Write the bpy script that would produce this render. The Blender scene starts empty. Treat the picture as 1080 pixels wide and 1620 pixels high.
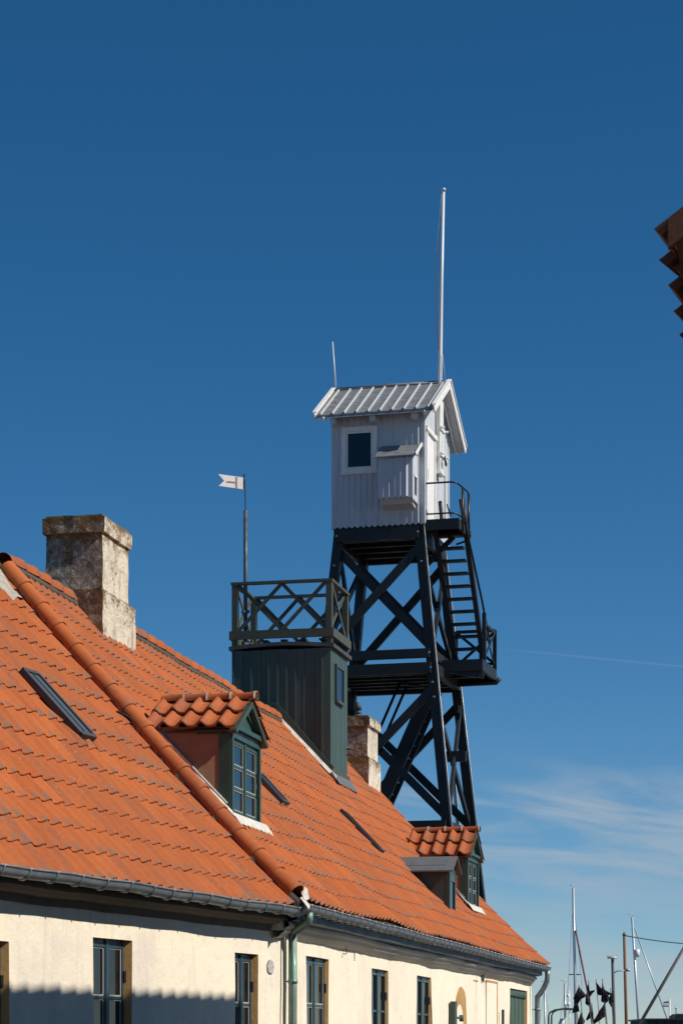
import bpy, math, random
from math import sin, cos, pi, radians, sqrt, atan2, tan
from mathutils import Vector, Matrix, noise
random.seed(7)
sc = bpy.context.scene

# ------------------------------------------------------------------ camera, sky, sun, exposure
EYE = 1.6
cam_d = bpy.data.cameras.new('camera'); cam = bpy.data.objects.new('camera', cam_d)
sc.collection.objects.link(cam); sc.camera = cam
cam.location = (0, 0, EYE); cam.rotation_euler = (pi/2, 0, 0)
cam_d.sensor_width = 36; cam_d.lens = 3700/1620*36; cam_d.shift_y = (1654-810)/1620
cam_d.clip_start = .1; cam_d.clip_end = 9000
cam_d.dof.use_dof = True; cam_d.dof.focus_distance = 30; cam_d.dof.aperture_fstop = 7.1

SUN_EL = radians(42); SX, SY = .9565, -.2917
SUN_AZ = atan2(SX, SY)            # clockwise from +Y
world = bpy.data.worlds.new("World"); sc.world = world; world.use_nodes = True
nt = world.node_tree; N = nt.nodes; Lk = nt.links
for n in list(N): N.remove(n)
wout = N.new('ShaderNodeOutputWorld'); bg = N.new('ShaderNodeBackground'); bg.inputs[1].default_value = .084
sky = N.new('ShaderNodeTexSky'); sky.sky_type = 'NISHITA'; sky.sun_disc = False
sky.sun_elevation = SUN_EL; sky.sun_rotation = SUN_AZ; sky.altitude = 0
sky.air_density = .68; sky.dust_density = 0.; sky.ozone_density = 4.0
hs = N.new('ShaderNodeHueSaturation'); hs.inputs['Saturation'].default_value = 1.27; hs.inputs['Hue'].default_value = .494
hs.inputs['Value'].default_value = 1.0
Lk.new(sky.outputs[0], hs.inputs['Color'])
tc = N.new('ShaderNodeTexCoord')
def wmath(op, a, b=None, c=None, clamp=False):
    m = N.new('ShaderNodeMath'); m.operation = op; m.use_clamp = clamp
    for i, v in enumerate((a, b, c)):
        if v is None: continue
        if isinstance(v, (int, float)): m.inputs[i].default_value = v
        else: Lk.new(v, m.inputs[i])
    return m.outputs[0]
def wramp(v, a, b, lo=0., hi=1.):
    m = N.new('ShaderNodeMapRange'); m.interpolation_type = 'SMOOTHSTEP'
    Lk.new(v, m.inputs[0]); m.inputs[1].default_value = a; m.inputs[2].default_value = b
    m.inputs[3].default_value = lo; m.inputs[4].default_value = hi
    return m.outputs[0]
sx = N.new('ShaderNodeSeparateXYZ'); Lk.new(tc.outputs['Generated'], sx.inputs[0])
yy = wmath('MAXIMUM', sx.outputs[1], .02)
az = wmath('DIVIDE', sx.outputs[0], yy); el = wmath('DIVIDE', sx.outputs[2], yy)
# thin cirrus: streaks long in azimuth, low in the sky
cmb = N.new('ShaderNodeCombineXYZ')
Lk.new(wmath('MULTIPLY', wmath('ADD', az, wmath('MULTIPLY', el, .9)), 11.), cmb.inputs[0])
Lk.new(wmath('MULTIPLY', wmath('ADD', el, wmath('MULTIPLY', az, .10)), 62.), cmb.inputs[1])
n1 = N.new('ShaderNodeTexNoise'); n1.inputs['Scale'].default_value = 1.; n1.inputs['Detail'].default_value = 7
n1.inputs['Roughness'].default_value = .55; n1.inputs['Distortion'].default_value = .6
Lk.new(cmb.outputs[0], n1.inputs['Vector'])
band = wmath('MULTIPLY', wramp(el, .045, .088), wramp(el, .098, .128, 1., 0.))
band = wmath('MULTIPLY', band, wramp(az, -.02, .05))
low = wmath('MULTIPLY', wramp(el, -.01, .0), wramp(el, .02, .075, .8, 0.))
cloud = wmath('MULTIPLY', wramp(n1.outputs[0], .34, .66), wmath('ADD', band, low), clamp=True)
# condensation trail: a thin straight line high in the sky
tr = wmath('ABSOLUTE', wmath('SUBTRACT', el, wmath('SUBTRACT', .1763, wmath('MULTIPLY', az, .098))))
trail = wmath('MULTIPLY', wramp(tr, .0001, .0006, 1., 0.), wramp(az, .055, .10, 0., .11))
fac = wmath('ADD', wmath('MULTIPLY', cloud, .72), trail, clamp=True)
mx = N.new('ShaderNodeMix'); mx.data_type = 'RGBA'
Lk.new(fac, mx.inputs[0]); Lk.new(hs.outputs[0], mx.inputs[6]); mx.inputs[7].default_value = (4.9, 5.6, 6.3, 1)
Lk.new(mx.outputs[2], bg.inputs[0]); Lk.new(bg.outputs[0], wout.inputs[0])

sd = bpy.data.lights.new('sun', 'SUN'); sd.energy = 4.9; sd.angle = radians(.53); sd.color = (1, .93, .82)
sun = bpy.data.objects.new('sun', sd); sc.collection.objects.link(sun)
sdir = Vector((SX*cos(SUN_EL), SY*cos(SUN_EL), sin(SUN_EL))).normalized()
sun.rotation_euler = sdir.to_track_quat('Z', 'Y').to_euler(); sun.location = (60, -15, 60)
sc.view_settings.view_transform = 'Standard'; sc.view_settings.look = 'None'
sc.view_settings.exposure = 0; sc.view_settings.gamma = 1; sc.view_settings.use_curve_mapping = False
sc.cycles.max_bounces = 6

# ------------------------------------------------------------------ materials
def newmat(name, col, rough=.6, metal=0., spec=.5):
    m = bpy.data.materials.new(name); m.use_nodes = True
    b = m.node_tree.nodes['Principled BSDF']
    b.inputs['Base Color'].default_value = (*col, 1); b.inputs['Roughness'].default_value = rough
    b.inputs['Metallic'].default_value = metal; b.inputs['Specular IOR Level'].default_value = spec
    return m
class G:
    """small helper around a material's node tree"""
    def __init__(s, m):
        s.m = m; s.n = m.node_tree.nodes; s.l = m.node_tree.links; s.b = s.n['Principled BSDF']
        s.tc = s.n.new('ShaderNodeTexCoord')
    def noise(s, scale, detail=5, rough=.6, stretch=(1, 1, 1), dist=0., off=(0, 0, 0)):
        mp = s.n.new('ShaderNodeMapping'); mp.inputs['Scale'].default_value = stretch; mp.inputs['Location'].default_value = off
        s.l.new(s.tc.outputs['Object'], mp.inputs[0])
        t = s.n.new('ShaderNodeTexNoise'); t.inputs['Scale'].default_value = scale; t.inputs['Detail'].default_value = detail
        t.inputs['Roughness'].default_value = rough; t.inputs['Distortion'].default_value = dist
        s.l.new(mp.outputs[0], t.inputs[0]); return t.outputs[0]
    def attr(s, name):
        a = s.n.new('ShaderNodeAttribute'); a.attribute_name = name; return a.outputs['Fac']
    def obj(s):
        x = s.n.new('ShaderNodeSeparateXYZ'); s.l.new(s.tc.outputs['Object'], x.inputs[0]); return x.outputs
    def rng(s, v, a, b, lo=0., hi=1.):
        m = s.n.new('ShaderNodeMapRange'); m.interpolation_type = 'SMOOTHSTEP'
        s.l.new(v, m.inputs[0])
        for i, q in enumerate((a, b, lo, hi)): m.inputs[i+1].default_value = q
        return m.outputs[0]
    def math(s, op, a, b=0., clamp=False):
        m = s.n.new('ShaderNodeMath'); m.operation = op; m.use_clamp = clamp
        for i, v in enumerate((a, b)):
            if isinstance(v, (int, float)): m.inputs[i].default_value = v
            else: s.l.new(v, m.inputs[i])
        return m.outputs[0]
    def mix(s, f, a, b, mode='MIX'):
        m = s.n.new('ShaderNodeMix'); m.data_type = 'RGBA'; m.blend_type = mode
        for i, v in ((0, f), (6, a), (7, b)):
            if isinstance(v, (int, float)): m.inputs[i].default_value = v
            elif isinstance(v, tuple): m.inputs[i].default_value = (*v, 1)
            else: s.l.new(v, m.inputs[i])
        return m.outputs[2]
    def col(s, c): s.l.new(c, s.b.inputs['Base Color'])
    def rough(s, r): s.l.new(r, s.b.inputs['Roughness'])
    def bump(s, h, strength=.3, dist=.02):
        b = s.n.new('ShaderNodeBump'); b.inputs['Strength'].default_value = strength; b.inputs['Distance'].default_value = dist
        s.l.new(h, b.inputs['Height']); s.l.new(b.outputs[0], s.b.inputs['Normal'])

def tile_mat(name, c1, c2, c3, lichen=.5, grime=(.16, .13, .10)):
    m = newmat(name, c1, .75, spec=.25); g = G(m)
    r = g.attr('rnd'); tt = g.attr('tt')
    c = g.mix(g.rng(r, .0, 1.), c1, c2)
    c = g.mix(g.rng(r, .80, .90), c, c3)
    n = g.noise(1.1, 6, .65); c = g.mix(g.rng(n, .35, .75, 0., .55), c, tuple(v*.72 for v in c1))
    f = g.noise(26, 6, .75, (1, 1, 1)); c = g.mix(g.rng(f, .3, .75, 0., .4), c, tuple(v*1.25 for v in c2))
    big = g.noise(.75, 7, .7, dist=.5)                                     # grey-brown lichen, thick along the tile ends
    joint = g.rng(tt, .55, 1., 0., .20)
    fine = g.noise(17, 7, .8)
    a = g.math('ADD', g.math('ADD', big, joint), g.math('MULTIPLY', g.math('SUBTRACT', fine, .5), .55))
    c = g.mix(g.rng(a, .57, .79, 0., lichen), c, grime)
    stk = g.noise(2.6, 5, .6, (5.5, .55, .55)); c = g.mix(g.rng(stk, .52, .72, 0., .42), c, tuple(v*.62 for v in c1))
    dull = g.noise(.55, 4, .6, off=(9, 2, 4)); c = g.mix(g.rng(dull, .42, .66, 0., .38), c, tuple(v*.66+.012 for v in c2))
    dk = g.noise(34, 5, .7, off=(2, 8, 3)); c = g.mix(g.math('MULTIPLY', g.rng(dk, .60, .68, 0., .75), g.rng(big, .42, .62, .25, 1.)), c, grime)
    sp = g.noise(55, 3, .6); sp2 = g.noise(2.1, 3, .5, off=(5, 3, 1))
    w = g.math('MULTIPLY', g.rng(sp, .66, .73), g.rng(sp2, .46, .64))
    c = g.mix(w, c, (.62, .56, .48)); g.col(c)
    g.bump(g.math('ADD', fine, g.math('MULTIPLY', sp, .5)), .35, .006)
    return m
M = {}
M['tile'] = tile_mat('clay_tile', (.36, .086, .021), (.45, .120, .030), (.29, .086, .034), .55)
M['tile_old'] = tile_mat('weathered_clay_tile', (.36, .088, .022), (.45, .122, .032), (.28, .086, .036), .75, (.15, .125, .10))
M['tile_ridge'] = tile_mat('ridge_clay_tile', (.40, .100, .027), (.46, .13, .038), (.38, .105, .038), .35)
M['tile_dormer'] = tile_mat('dormer_clay_tile', (.37, .095, .030), (.44, .125, .040), (.29, .09, .045), .85, (.13, .095, .06))

def plaster(name, c, stain, sc_=1.0, amt=.5, bump=.5, streak=True):
    m = newmat(name, c, .9, spec=.2); g = G(m)
    n = g.noise(1.3*sc_, 7, .65); k = g.mix(g.rng(n, .42, .72, 0., amt), c, stain)
    if streak:
        s = g.noise(5, 6, .65, (2.2, 2.2, .22)); k = g.mix(g.rng(s, .47, .72, 0., amt*.6), k, (stain[0]*.92, stain[1]*.88, stain[2]*.80))
    f = g.noise(30, 6, .7); k = g.mix(g.rng(f, .3, .8, 0., .18), k, tuple(v*.8 for v in c)); g.col(k)
    g.bump(g.math('ADD', g.noise(7, 6, .6), g.math('MULTIPLY', f, .5)), bump, .02); return m
M['plaster'] = plaster('cream_plaster', (.88, .785, .62), (.69, .62, .555), amt=.75)
M['plaster2'] = plaster('pale_plaster', (.88, .79, .63), (.72, .64, .52), .9, amt=.6)
M['cornice'] = plaster('cornice_plaster', (.55, .49, .40), (.36, .33, .29), 1.2, .6, .3, False)
M['ochre'] = plaster('ochre_reveal', (.50, .30, .12), (.34, .19, .08), 3, .6, .4)
M['eave_board_shade'] = plaster('brown_eave_board_shade', (.16, .13, .10), (.10, .085, .065), 2, .6, .3)  # board brown that also stands in for the shadow under the eave
M['mortar'] = plaster('lime_mortar', (.46, .42, .35), (.20, .18, .15), 4, .7, .9)
M['white_mortar'] = plaster('white_mortar_fillet', (.66, .64, .59), (.40, .37, .32), 5, .7, .8)
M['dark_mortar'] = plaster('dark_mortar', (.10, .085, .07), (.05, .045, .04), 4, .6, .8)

def chimney_mat(name, base, cover):
    m = newmat(name, base, .92, spec=.15); g = G(m); o = g.obj()
    k = g.mix(g.rng(g.noise(3, 7, .7), .4, .7), base, (.50, .44, .34))
    st = g.noise(9, 5, .7, (1.6, 1.6, .12)); k = g.mix(g.rng(st, .55, .68, 0., .75), k, (.20, .15, .10))
    soot = g.noise(13, 9, .82, dist=.3)
    nx_ = g.n.new('ShaderNodeSeparateXYZ'); g.l.new(g.tc.outputs['Normal'], nx_.inputs[0]); front = g.rng(nx_.outputs[0], -.85, -.4, cover, 0.)                  # weather side of the shaft is grown over with grey lichen
    k = g.mix(g.math('MULTIPLY', g.rng(soot, .34, .56), front), k, (.20, .175, .14))
    br = g.math('ADD', g.math('MULTIPLY', g.noise(22, 8, .8, off=(3, 1, 7)), .6), g.math('MULTIPLY', g.noise(3.5, 4, .6, off=(1, 1, 2)), .4)); zt = g.attr('top')
    b2 = g.math('ADD', br, g.math('ADD', g.math('MULTIPLY', zt, .17), g.math('MULTIPLY', front, .035)))
    k = g.mix(g.rng(b2, .56, .66, 0., .9), k, (.17, .095, .028))
    k = g.mix(g.rng(g.noise(40, 4, .7), .62, .7, 0., .5), k, (.60, .55, .44)); g.col(k)
    g.bump(g.math('ADD', soot, g.math('MULTIPLY', g.noise(35, 6, .7), .7)), .9, .02); return m
M['chimney'] = chimney_mat('lichened_chimney_plaster', (.78, .70, .56), .95)
M['chimney2'] = chimney_mat('sooty_chimney_plaster', (.80, .73, .60), .9)

def paint(name, c, rough=.45, wear=None, wamt=.3, grain=(9, 9, 1), spec=.4, bump=.15, sc_=3.):
    m = newmat(name, c, rough, spec=spec); g = G(m)
    n = g.noise(sc_, 6, .65, grain); k = g.mix(g.rng(n, .4, .75, 0., .5), c, tuple(v*.68 for v in c))
    if wear: k = g.mix(g.rng(g.noise(sc_*3.5, 7, .75, grain, off=(2, 5, 1)), .58, .70, 0., wamt), k, wear)
    g.col(k); g.bump(g.noise(sc_*4, 5, .6, grain), bump, .006)
    g.rough(g.rng(g.noise(5, 3), .3, .7, rough-.08, rough+.12)); return m
M['green'] = paint('dark_green_paint', (.058, .094, .078), .5, (.16, .19, .16), .5)
M['green_olive'] = paint('olive_green_paint', (.074, .082, .056), .55, (.14, .13, .08), .5, (4, 4, 4))
M['green_grey'] = paint('grey_green_paint', (.060, .085, .070), .5, (.12, .15, .12), .3)
M['green_win'] = paint('bottle_green_window_paint', (.040, .085, .066), .4, (.25, .28, .24), .35, (6, 6, 2))
M['teal_win'] = paint('blue_green_window_paint', (.042, .092, .098), .4, (.20, .26, .24), .3, (6, 6, 2))
M['navy_win'] = paint('navy_window_paint', (.030, .062, .085), .35, (.16, .2, .2), .25, (6, 6, 2))
M['hatch'] = paint('green_hatch_paint', (.062, .105, .066), .5, (.13, .18, .12), .4, (8, 8, 1))
M['putty'] = paint('pale_putty', (.42, .40, .36), .8, (.2, .2, .18), .5)
M['black'] = paint('black_tarred_timber', (.018, .0215, .025), .5, (.085, .085, .08), .45, (3, 3, 3), spec=.35)
M['black_metal'] = newmat('black_iron', (.012, .014, .018), .4, .3)
M['white'] = paint('white_painted_board', (.55, .58, .62), .5, (.30, .31, .32), .45, (4, 4, .5))
M['white_trim'] = paint('white_trim_paint', (.82, .81, .78), .45, (.55, .52, .48), .25, (4, 4, 1))
M['plywood'] = paint('brown_dormer_cheek', (.33, .17, .105), .8, (.22, .13, .09), .5, (2, 2, 5), bump=.3)
M['rust'] = paint('rusty_iron', (.20, .085, .04), .85, (.42, .36, .30), .5, (3, 3, 1), sc_=6)
M['lead'] = paint('lead_sheet', (.135, .145, .155), .55, (.26, .27, .27), .5, (2, 2, 2))
M['slate_blue'] = paint('painted_fascia', (.10, .125, .15), .6, (.16, .17, .18), .4, (.5, 3, 3))

def zinc(name, c, rough, wear):
    m = newmat(name, c, rough, .55); g = G(m)
    k = g.mix(g.rng(g.noise(4, 7, .7), .4, .7), c, wear); g.col(k)
    g.rough(g.rng(g.noise(9, 4), .3, .7, rough-.12, rough+.15)); g.bump(g.noise(3, 4), .2, .01); return m
M['pole_grey'] = zinc('grey_painted_pole', (.075, .085, .085), .6, (.15, .16, .15))
M['zinc'] = zinc('zinc_gutter', (.22, .25, .275), .5, (.33, .34, .35))
M['patina'] = zinc('verdigris_downpipe', (.16, .27, .23), .6, (.30, .33, .28))
M['steel'] = zinc('galvanised_steel', (.30, .33, .35), .45, (.42, .44, .45))
m = newmat('metal_roof_sheet', (.30, .30, .30), .55, .35); g = G(m)
k = g.mix(g.rng(g.noise(5, 7, .7, (1, 3, 1)), .35, .7), (.30, .31, .32), (.16, .165, .17))
k = g.mix(g.rng(g.math('ADD', g.noise(6, 7, .75, off=(0, 2, 4)), g.rng(g.obj()[0], -.3, -1.1, 0., .14)), .66, .76), k, (.20, .075, .03))
g.col(k); M['tin'] = m
M['alu'] = newmat('white_lacquered_mast', (.74, .74, .73), .35)
M['mast'] = newmat('anodised_mast', (.50, .53, .56), .4, .4)
M['mast_red'] = newmat('red_brown_furled_sail', (.16, .045, .035), .8)
M['rope'] = newmat('pale_rope', (.55, .53, .48), .9)
M['wire'] = newmat('dark_wire', (.05, .055, .065), .6)
def glass(name, c, rough=.03):
    m = newmat(name, c, rough, spec=.6); g = G(m); g.bump(g.noise(2.3, 2, .4), .12, .02); return m
M['glass_dark'] = glass('old_window_glass', (.008, .009, .011))
M['glass_blue'] = glass('dormer_glass', (.012, .02, .028))
M['curtain'] = paint('grey_curtain', (.22, .22, .21), .9, None, 0, (5, 5, .4))
m = newmat('ventilation_slats', (.72, .70, .66), .6); M['vent'] = m
m = newmat('black_nylon', (.028, .024, .032), .9, spec=.1); g = G(m)
g.col(g.mix(g.rng(g.noise(6, 5), .4, .7), (.020, .018, .024), (.050, .040, .050))); M['nylon'] = m
M['spar'] = paint('weathered_spar', (.17, .15, .13), .7, (.32, .3, .27), .5, (2, 2, 2))
m = newmat('vane_white_metal', (.78, .70, .66), .6); g = G(m)
k = g.mix(g.rng(g.noise(9, 6, .7), .5, .75, 0., .6), (.80, .74, .71), (.62, .36, .28)); g.col(k); M['vane'] = m
M['vane_cross'] = newmat('vane_faded_cross', (.36, .27, .22), .7)
M['asphalt'] = plaster('street_cobbles', (.10, .095, .09), (.07, .065, .06), 1, .5, .6, False)
M['quay'] = plaster('quay_concrete', (.24, .235, .22), (.16, .155, .145), .6, .5, .4, False)
m = newmat('harbour_water', (.012, .03, .045), .12); g = G(m); g.bump(g.noise(1.2, 6, .6), .6, .2); M['water'] = m
M['brick'] = paint('dark_brown_weatherboard', (.085, .034, .022), .8, (.05, .03, .02), .5, (2, 2, 2))
M['mortar_old'] = plaster('grey_brown_verge', (.16, .12, .09), (.09, .05, .03), 3, .7, .5)
M['old_tile'] = tile_mat('dark_clay_tile', (.15, .055, .03), (.19, .07, .035), (.11, .05, .03), .5)
M['hull_white'] = newmat('white_hull', (.75, .75, .74), .3); M['hull_blue'] = newmat('dark_blue_hull', (.02, .04, .09), .3)
M['hull_red'] = newmat('red_hull', (.22, .03, .02), .4); M['navy_canvas'] = newmat('navy_canvas', (.02, .035, .07), .8)
M['flag_white'] = newmat('white_cloth', (.75, .76, .8), .8); M['flag_blue'] = newmat('blue_cloth', (.02, .05, .25), .8)
M['shed'] = paint('black_shed_boards', (.02, .023, .024), .7, None, 0)
M['lamp_glass'] = newmat('lamp_cover', (.55, .56, .56), .4)

# ------------------------------------------------------------------ mesh builder
class MB:
    def __init__(s): s.v = []; s.f = []; s.a = []; s.smooth = []
    def add(s, vs, fs, attr=None, smooth=False):
        o = len(s.v); s.v += [tuple(v) for v in vs]; s.f += [tuple(i+o for i in f) for f in fs]
        s.a += attr if attr else [(.5, .5)]*len(vs); s.smooth += [smooth]*len(fs); return s
    def box(s, x0, x1, y0, y1, z0, z1, M_=None):
        vs = [Vector((x, y, z)) for x in (x0, x1) for y in (y0, y1) for z in (z0, z1)]
        if M_: vs = [M_ @ v for v in vs]
        return s.add(vs, [(0, 1, 3, 2), (4, 6, 7, 5), (0, 4, 5, 1), (2, 3, 7, 6), (0, 2, 6, 4), (1, 5, 7, 3)])
    def beam(s, p0, p1, w, t, up=(0, 0, 1), t1=None):
        p0 = Vector(p0); p1 = Vector(p1); d = (p1-p0).normalized(); up = Vector(up)
        a = d.cross(up)
        if a.length < 1e-4: a = d.cross(Vector((1, 0, 0)))
        a.normalize(); b = a.cross(d).normalized(); vs = []
        for p in (p0, p1):
            for i, j in ((-1, -1), (1, -1), (1, 1), (-1, 1)): vs.append(p + a*(w/2*i) + b*(t/2*j))
        return s.add(vs, [(0, 3, 2, 1), (4, 5, 6, 7), (0, 1, 5, 4), (1, 2, 6, 5), (2, 3, 7, 6), (3, 0, 4, 7)])
    def tube(s, pts, r, n=8, caps=True, r1=None):
        pts = [Vector(p) for p in pts]; k = len(pts); vs = []; fs = []; a = None
        for i, p in enumerate(pts):
            d = (pts[min(i+1, k-1)] - pts[max(i-1, 0)]).normalized()
            if a is None:
                a = d.cross(Vector((0, 0, 1)))
                if a.length < .01: a = d.cross(Vector((1, 0, 0)))
            a = (a - d*a.dot(d)).normalized(); b = d.cross(a)
            rr = r if r1 is None else r + (r1-r)*i/(k-1)
            for j in range(n): vs.append(p + a*(rr*cos(2*pi*j/n)) + b*(rr*sin(2*pi*j/n)))
        for i in range(k-1):
            for j in range(n): fs.append((i*n+j, i*n+(j+1) % n, (i+1)*n+(j+1) % n, (i+1)*n+j))
        s.add(vs, fs, smooth=True)
        if caps:
            o = len(s.v) - len(vs)
            s.f += [tuple(o+j for j in reversed(range(n))), tuple(o+(k-1)*n+j for j in range(n))]; s.smooth += [False, False]
        return s
    def prism(s, poly, p, thick):
        """poly: list of 3D points (planar), p: extrusion vector"""
        n = len(poly); P = [Vector(q) for q in poly]; e = Vector(p)*thick
        vs = P + [q+e for q in P]
        fs = [tuple(reversed(range(n))), tuple(range(n, 2*n))] + [(i, (i+1) % n, (i+1) % n+n, i+n) for i in range(n)]
        return s.add(vs, fs)
    def sweep(s, prof, path, smooth=True, close=False):
        """prof: list of (y,z); path: list of (x, dy, dz) along x"""
        n = len(prof); vs = [(x, y+dy, z+dz) for (x, dy, dz) in path for (y, z) in prof]; fs = []
        for i in range(len(path)-1):
            for j in range(n if close else n-1): fs.append((i*n+j, i*n+(j+1) % n, (i+1)*n+(j+1) % n, (i+1)*n+j))
        return s.add(vs, fs, smooth=smooth)
    def build(s, name, mat, parent=None, off=(0, 0, EYE), top=False):
        me = bpy.data.meshes.new(name)
        me.from_pydata([(v[0]+off[0], v[1]+off[1], v[2]+off[2]) for v in s.v], [], s.f)
        me.polygons.foreach_set('use_smooth', s.smooth)
        for nm, i in (('rnd', 0), ('tt', 1)):
            at_ = me.attributes.new(nm, 'FLOAT', 'POINT'); at_.data.foreach_set('value', [q[i] for q in s.a])
        if top:
            at_ = me.attributes.new('top', 'FLOAT', 'POINT'); at_.data.foreach_set('value', [q[0] for q in s.a])
        me.materials.append(mat); me.update()
        o = bpy.data.objects.new(name, me); sc.collection.objects.link(o)
        if parent: o.parent = parent
        return o
    def fixn(s): return s

def thing(name, label, cat, loc=(0, 0, 0), rot=0., group=None):
    o = bpy.data.objects.new(name, None); sc.collection.objects.link(o); o.empty_display_size = .3
    o.location = loc; o.rotation_euler = (0, 0, rot); o['label'] = label; o['category'] = cat
    if group: o['group'] = group
    return o
def tag(o, label, cat, group=None):
    o['label'] = label; o['category'] = cat
    if group: o['group'] = group
    return o
def structure(o): o['kind'] = 'structure'; return o
def nz(x, y=0., z=0., s=1.): return noise.noise(Vector((x*s+3.1, y*s+7.7, z*s+1.3)))

# ------------------------------------------------------------------ ground, quay, water
g_ = MB(); R_ = 8000
def sheet(z, x0, x1, y0, y1, nx=1, ny=1):
    m = MB(); vs = [(x0+(x1-x0)*i/nx, y0+(y1-y0)*j/ny, z) for j in range(ny+1) for i in range(nx+1)]
    fs = [(j*(nx+1)+i, j*(nx+1)+i+1, (j+1)*(nx+1)+i+1, (j+1)*(nx+1)+i) for j in range(ny) for i in range(nx)]
    return m.add(vs, fs)
structure(sheet(-1.2, -R_, R_, -R_, R_).build('harbour_water', M['water'], off=(0, 0, 0)))
q = MB(); q.box(-600, 600, -600, 78, -2.2, 0); structure(q.build('ground', M['quay'], off=(0, 0, 0)))
structure(sheet(.004, -60, 60, -20, 47, 1, 1).build('cobbled_street', M['asphalt'], off=(0, 0, 0)))

# ------------------------------------------------------------------ tiled roof generator
PROF = [(0., .008), (.12, .001), (.28, -.003), (.48, -.001), (.62, .008), (.74, .026), (.86, .034), (.96, .027), (1.05, .004)]
def tiles(mb, S, cols, rows, amp=1., lift=.026, jit=1., thick=.012, over=.05, skip=None, prof=PROF, pan=1.):
    """S(a,b) -> point; a along the ridge 0..1, b from ridge 0 to eave 1"""
    e = .004
    for i in range(cols):
        for j in range(rows):
            ac, bc = (i+.5)/cols, (j+.5)/rows
            if skip and skip(ac, bc): continue
            A = (S(min(ac+e, 1), bc) - S(max(ac-e, 0), bc)).normalized(); B = (S(ac, min(bc+e, 1)) - S(ac, max(bc-e, 0))).normalized()
            Nn = A.cross(B); Nn = Nn if Nn.z > 0 else -Nn
            r = random.random(); jl = random.uniform(-.004, .006)*jit; jb = random.uniform(-.012, .012)*jit; tw = random.uniform(-.006, .006)*jit
            vs = []; at_ = []; K = len(prof)
            cut = random.uniform(.7, 1.)
            for tb in (0., .55, .93, 1., 1.):
                last = len(vs) == 4*K
                for (p, h) in prof:
                    b = (j + tb + (over+jb if tb == 1. else 0.)*1.)/rows
                    hh = h*amp + lift*(tb if tb < 1 else 1.06)*(1. if p > .55 else pan) + jl*tb + tw*(p-.5)*tb
                    if last: hh -= thick + .004
                    P = S((i+p)/cols, b) + Nn*hh; vs.append(P); at_.append((r, tb*(1. if .55 < p < 1. else .45)))
            fs = []
            for k in range(4):
                for c in range(K-1): fs.append((k*K+c, k*K+c+1, (k+1)*K+c+1, (k+1)*K+c))
            mb.add(vs, fs, at_, smooth=True)
            n_ = K-1
            for q_ in range(n_): mb.smooth[-1-q_] = False
def ridge_tiles(mb, path, n, r=.11, flare=.012, up=Vector((0, 0, 1)), seg=8, arc=1.05):
    """n half-round tiles along a path function path(t) -> point"""
    for i in range(n):
        p0 = path(i/n); p1 = path((i+1.06)/n); d = (p1-p0).normalized(); side = d.cross(up).normalized(); u_ = side.cross(d)
        rn = random.random(); jx = random.uniform(-.006, .006); vs = []; at_ = []
        for k, (t, rr) in enumerate(((0., r), (.8, r+flare*.6), (.86, r+flare*1.4), (1., r+flare*1.5), (1., r+flare*.2))):
            c = p0 + (p1-p0)*t + side*jx + u_*(.006*t)
            for a in range(seg+1):
                th = -pi/2*arc + pi*arc*a/seg
                vs.append(c + side*(rr*sin(th)) + u_*(rr*cos(th))); at_.append((rn, t*.9))
        fs = [(k*(seg+1)+a, k*(seg+1)+a+1, (k+1)*(seg+1)+a+1, (k+1)*(seg+1)+a) for k in range(4) for a in range(seg)]
        mb.add(vs, fs, at_, smooth=True)

# ------------------------------------------------------------------ facade pieces
def wall(mb, x0, x1, z0, z1, y, holes, depth=.12, amp=.012, step=.22, arch=None):
    """front face of a wall in a house's own frame (outside is -y) with openings and reveals"""
    xs = {x0, x1}; zs = {z0, z1}
    for h in holes: xs |= {h[0], h[1]}; zs |= {max(h[2], z0), min(h[3], z1)}
    def refine(v):
        v = sorted(v); out = [v[0]]
        for a, b in zip(v, v[1:]):
            k = max(1, int((b-a)/step)); out += [a+(b-a)*(i+1)/k for i in range(k)]
        return out
    xs = refine(xs); zs = refine(zs)
    f = lambda x, z: y + amp*nz(x, z, 0, .9) + amp*.5*nz(x, z, 5, 3)
    nx, nzz = len(xs), len(zs); vs = [(x, f(x, z), z) for z in zs for x in xs]; fs = []
    for j in range(nzz-1):
        for i in range(nx-1):
            xc, zc = (xs[i]+xs[i+1])/2, (zs[j]+zs[j+1])/2
            if any(h[0] < xc < h[1] and h[2] < zc < h[3] for h in holes): continue
            fs.append((j*nx+i, j*nx+i+1, (j+1)*nx+i+1, (j+1)*nx+i))
    mb.add(vs, fs, smooth=True); return f
def reveal(mb, f, h, depth):
    x0, x1, z0, z1 = h; c = [(x0, z0), (x1, z0), (x1, z1), (x0, z1)]
    for i in range(4):
        (a, b), (c_, d) = c[i], c[(i+1) % 4]
        k = lambda x: x + (.05 if x == x0 else -.05)*depth/.12
        mb.add([(a, f(a, b), b), (c_, f(c_, d), d), (k(c_), f(c_, d)+depth, d), (k(a), f(a, b)+depth, b)], [(0, 1, 2, 3)])
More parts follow.
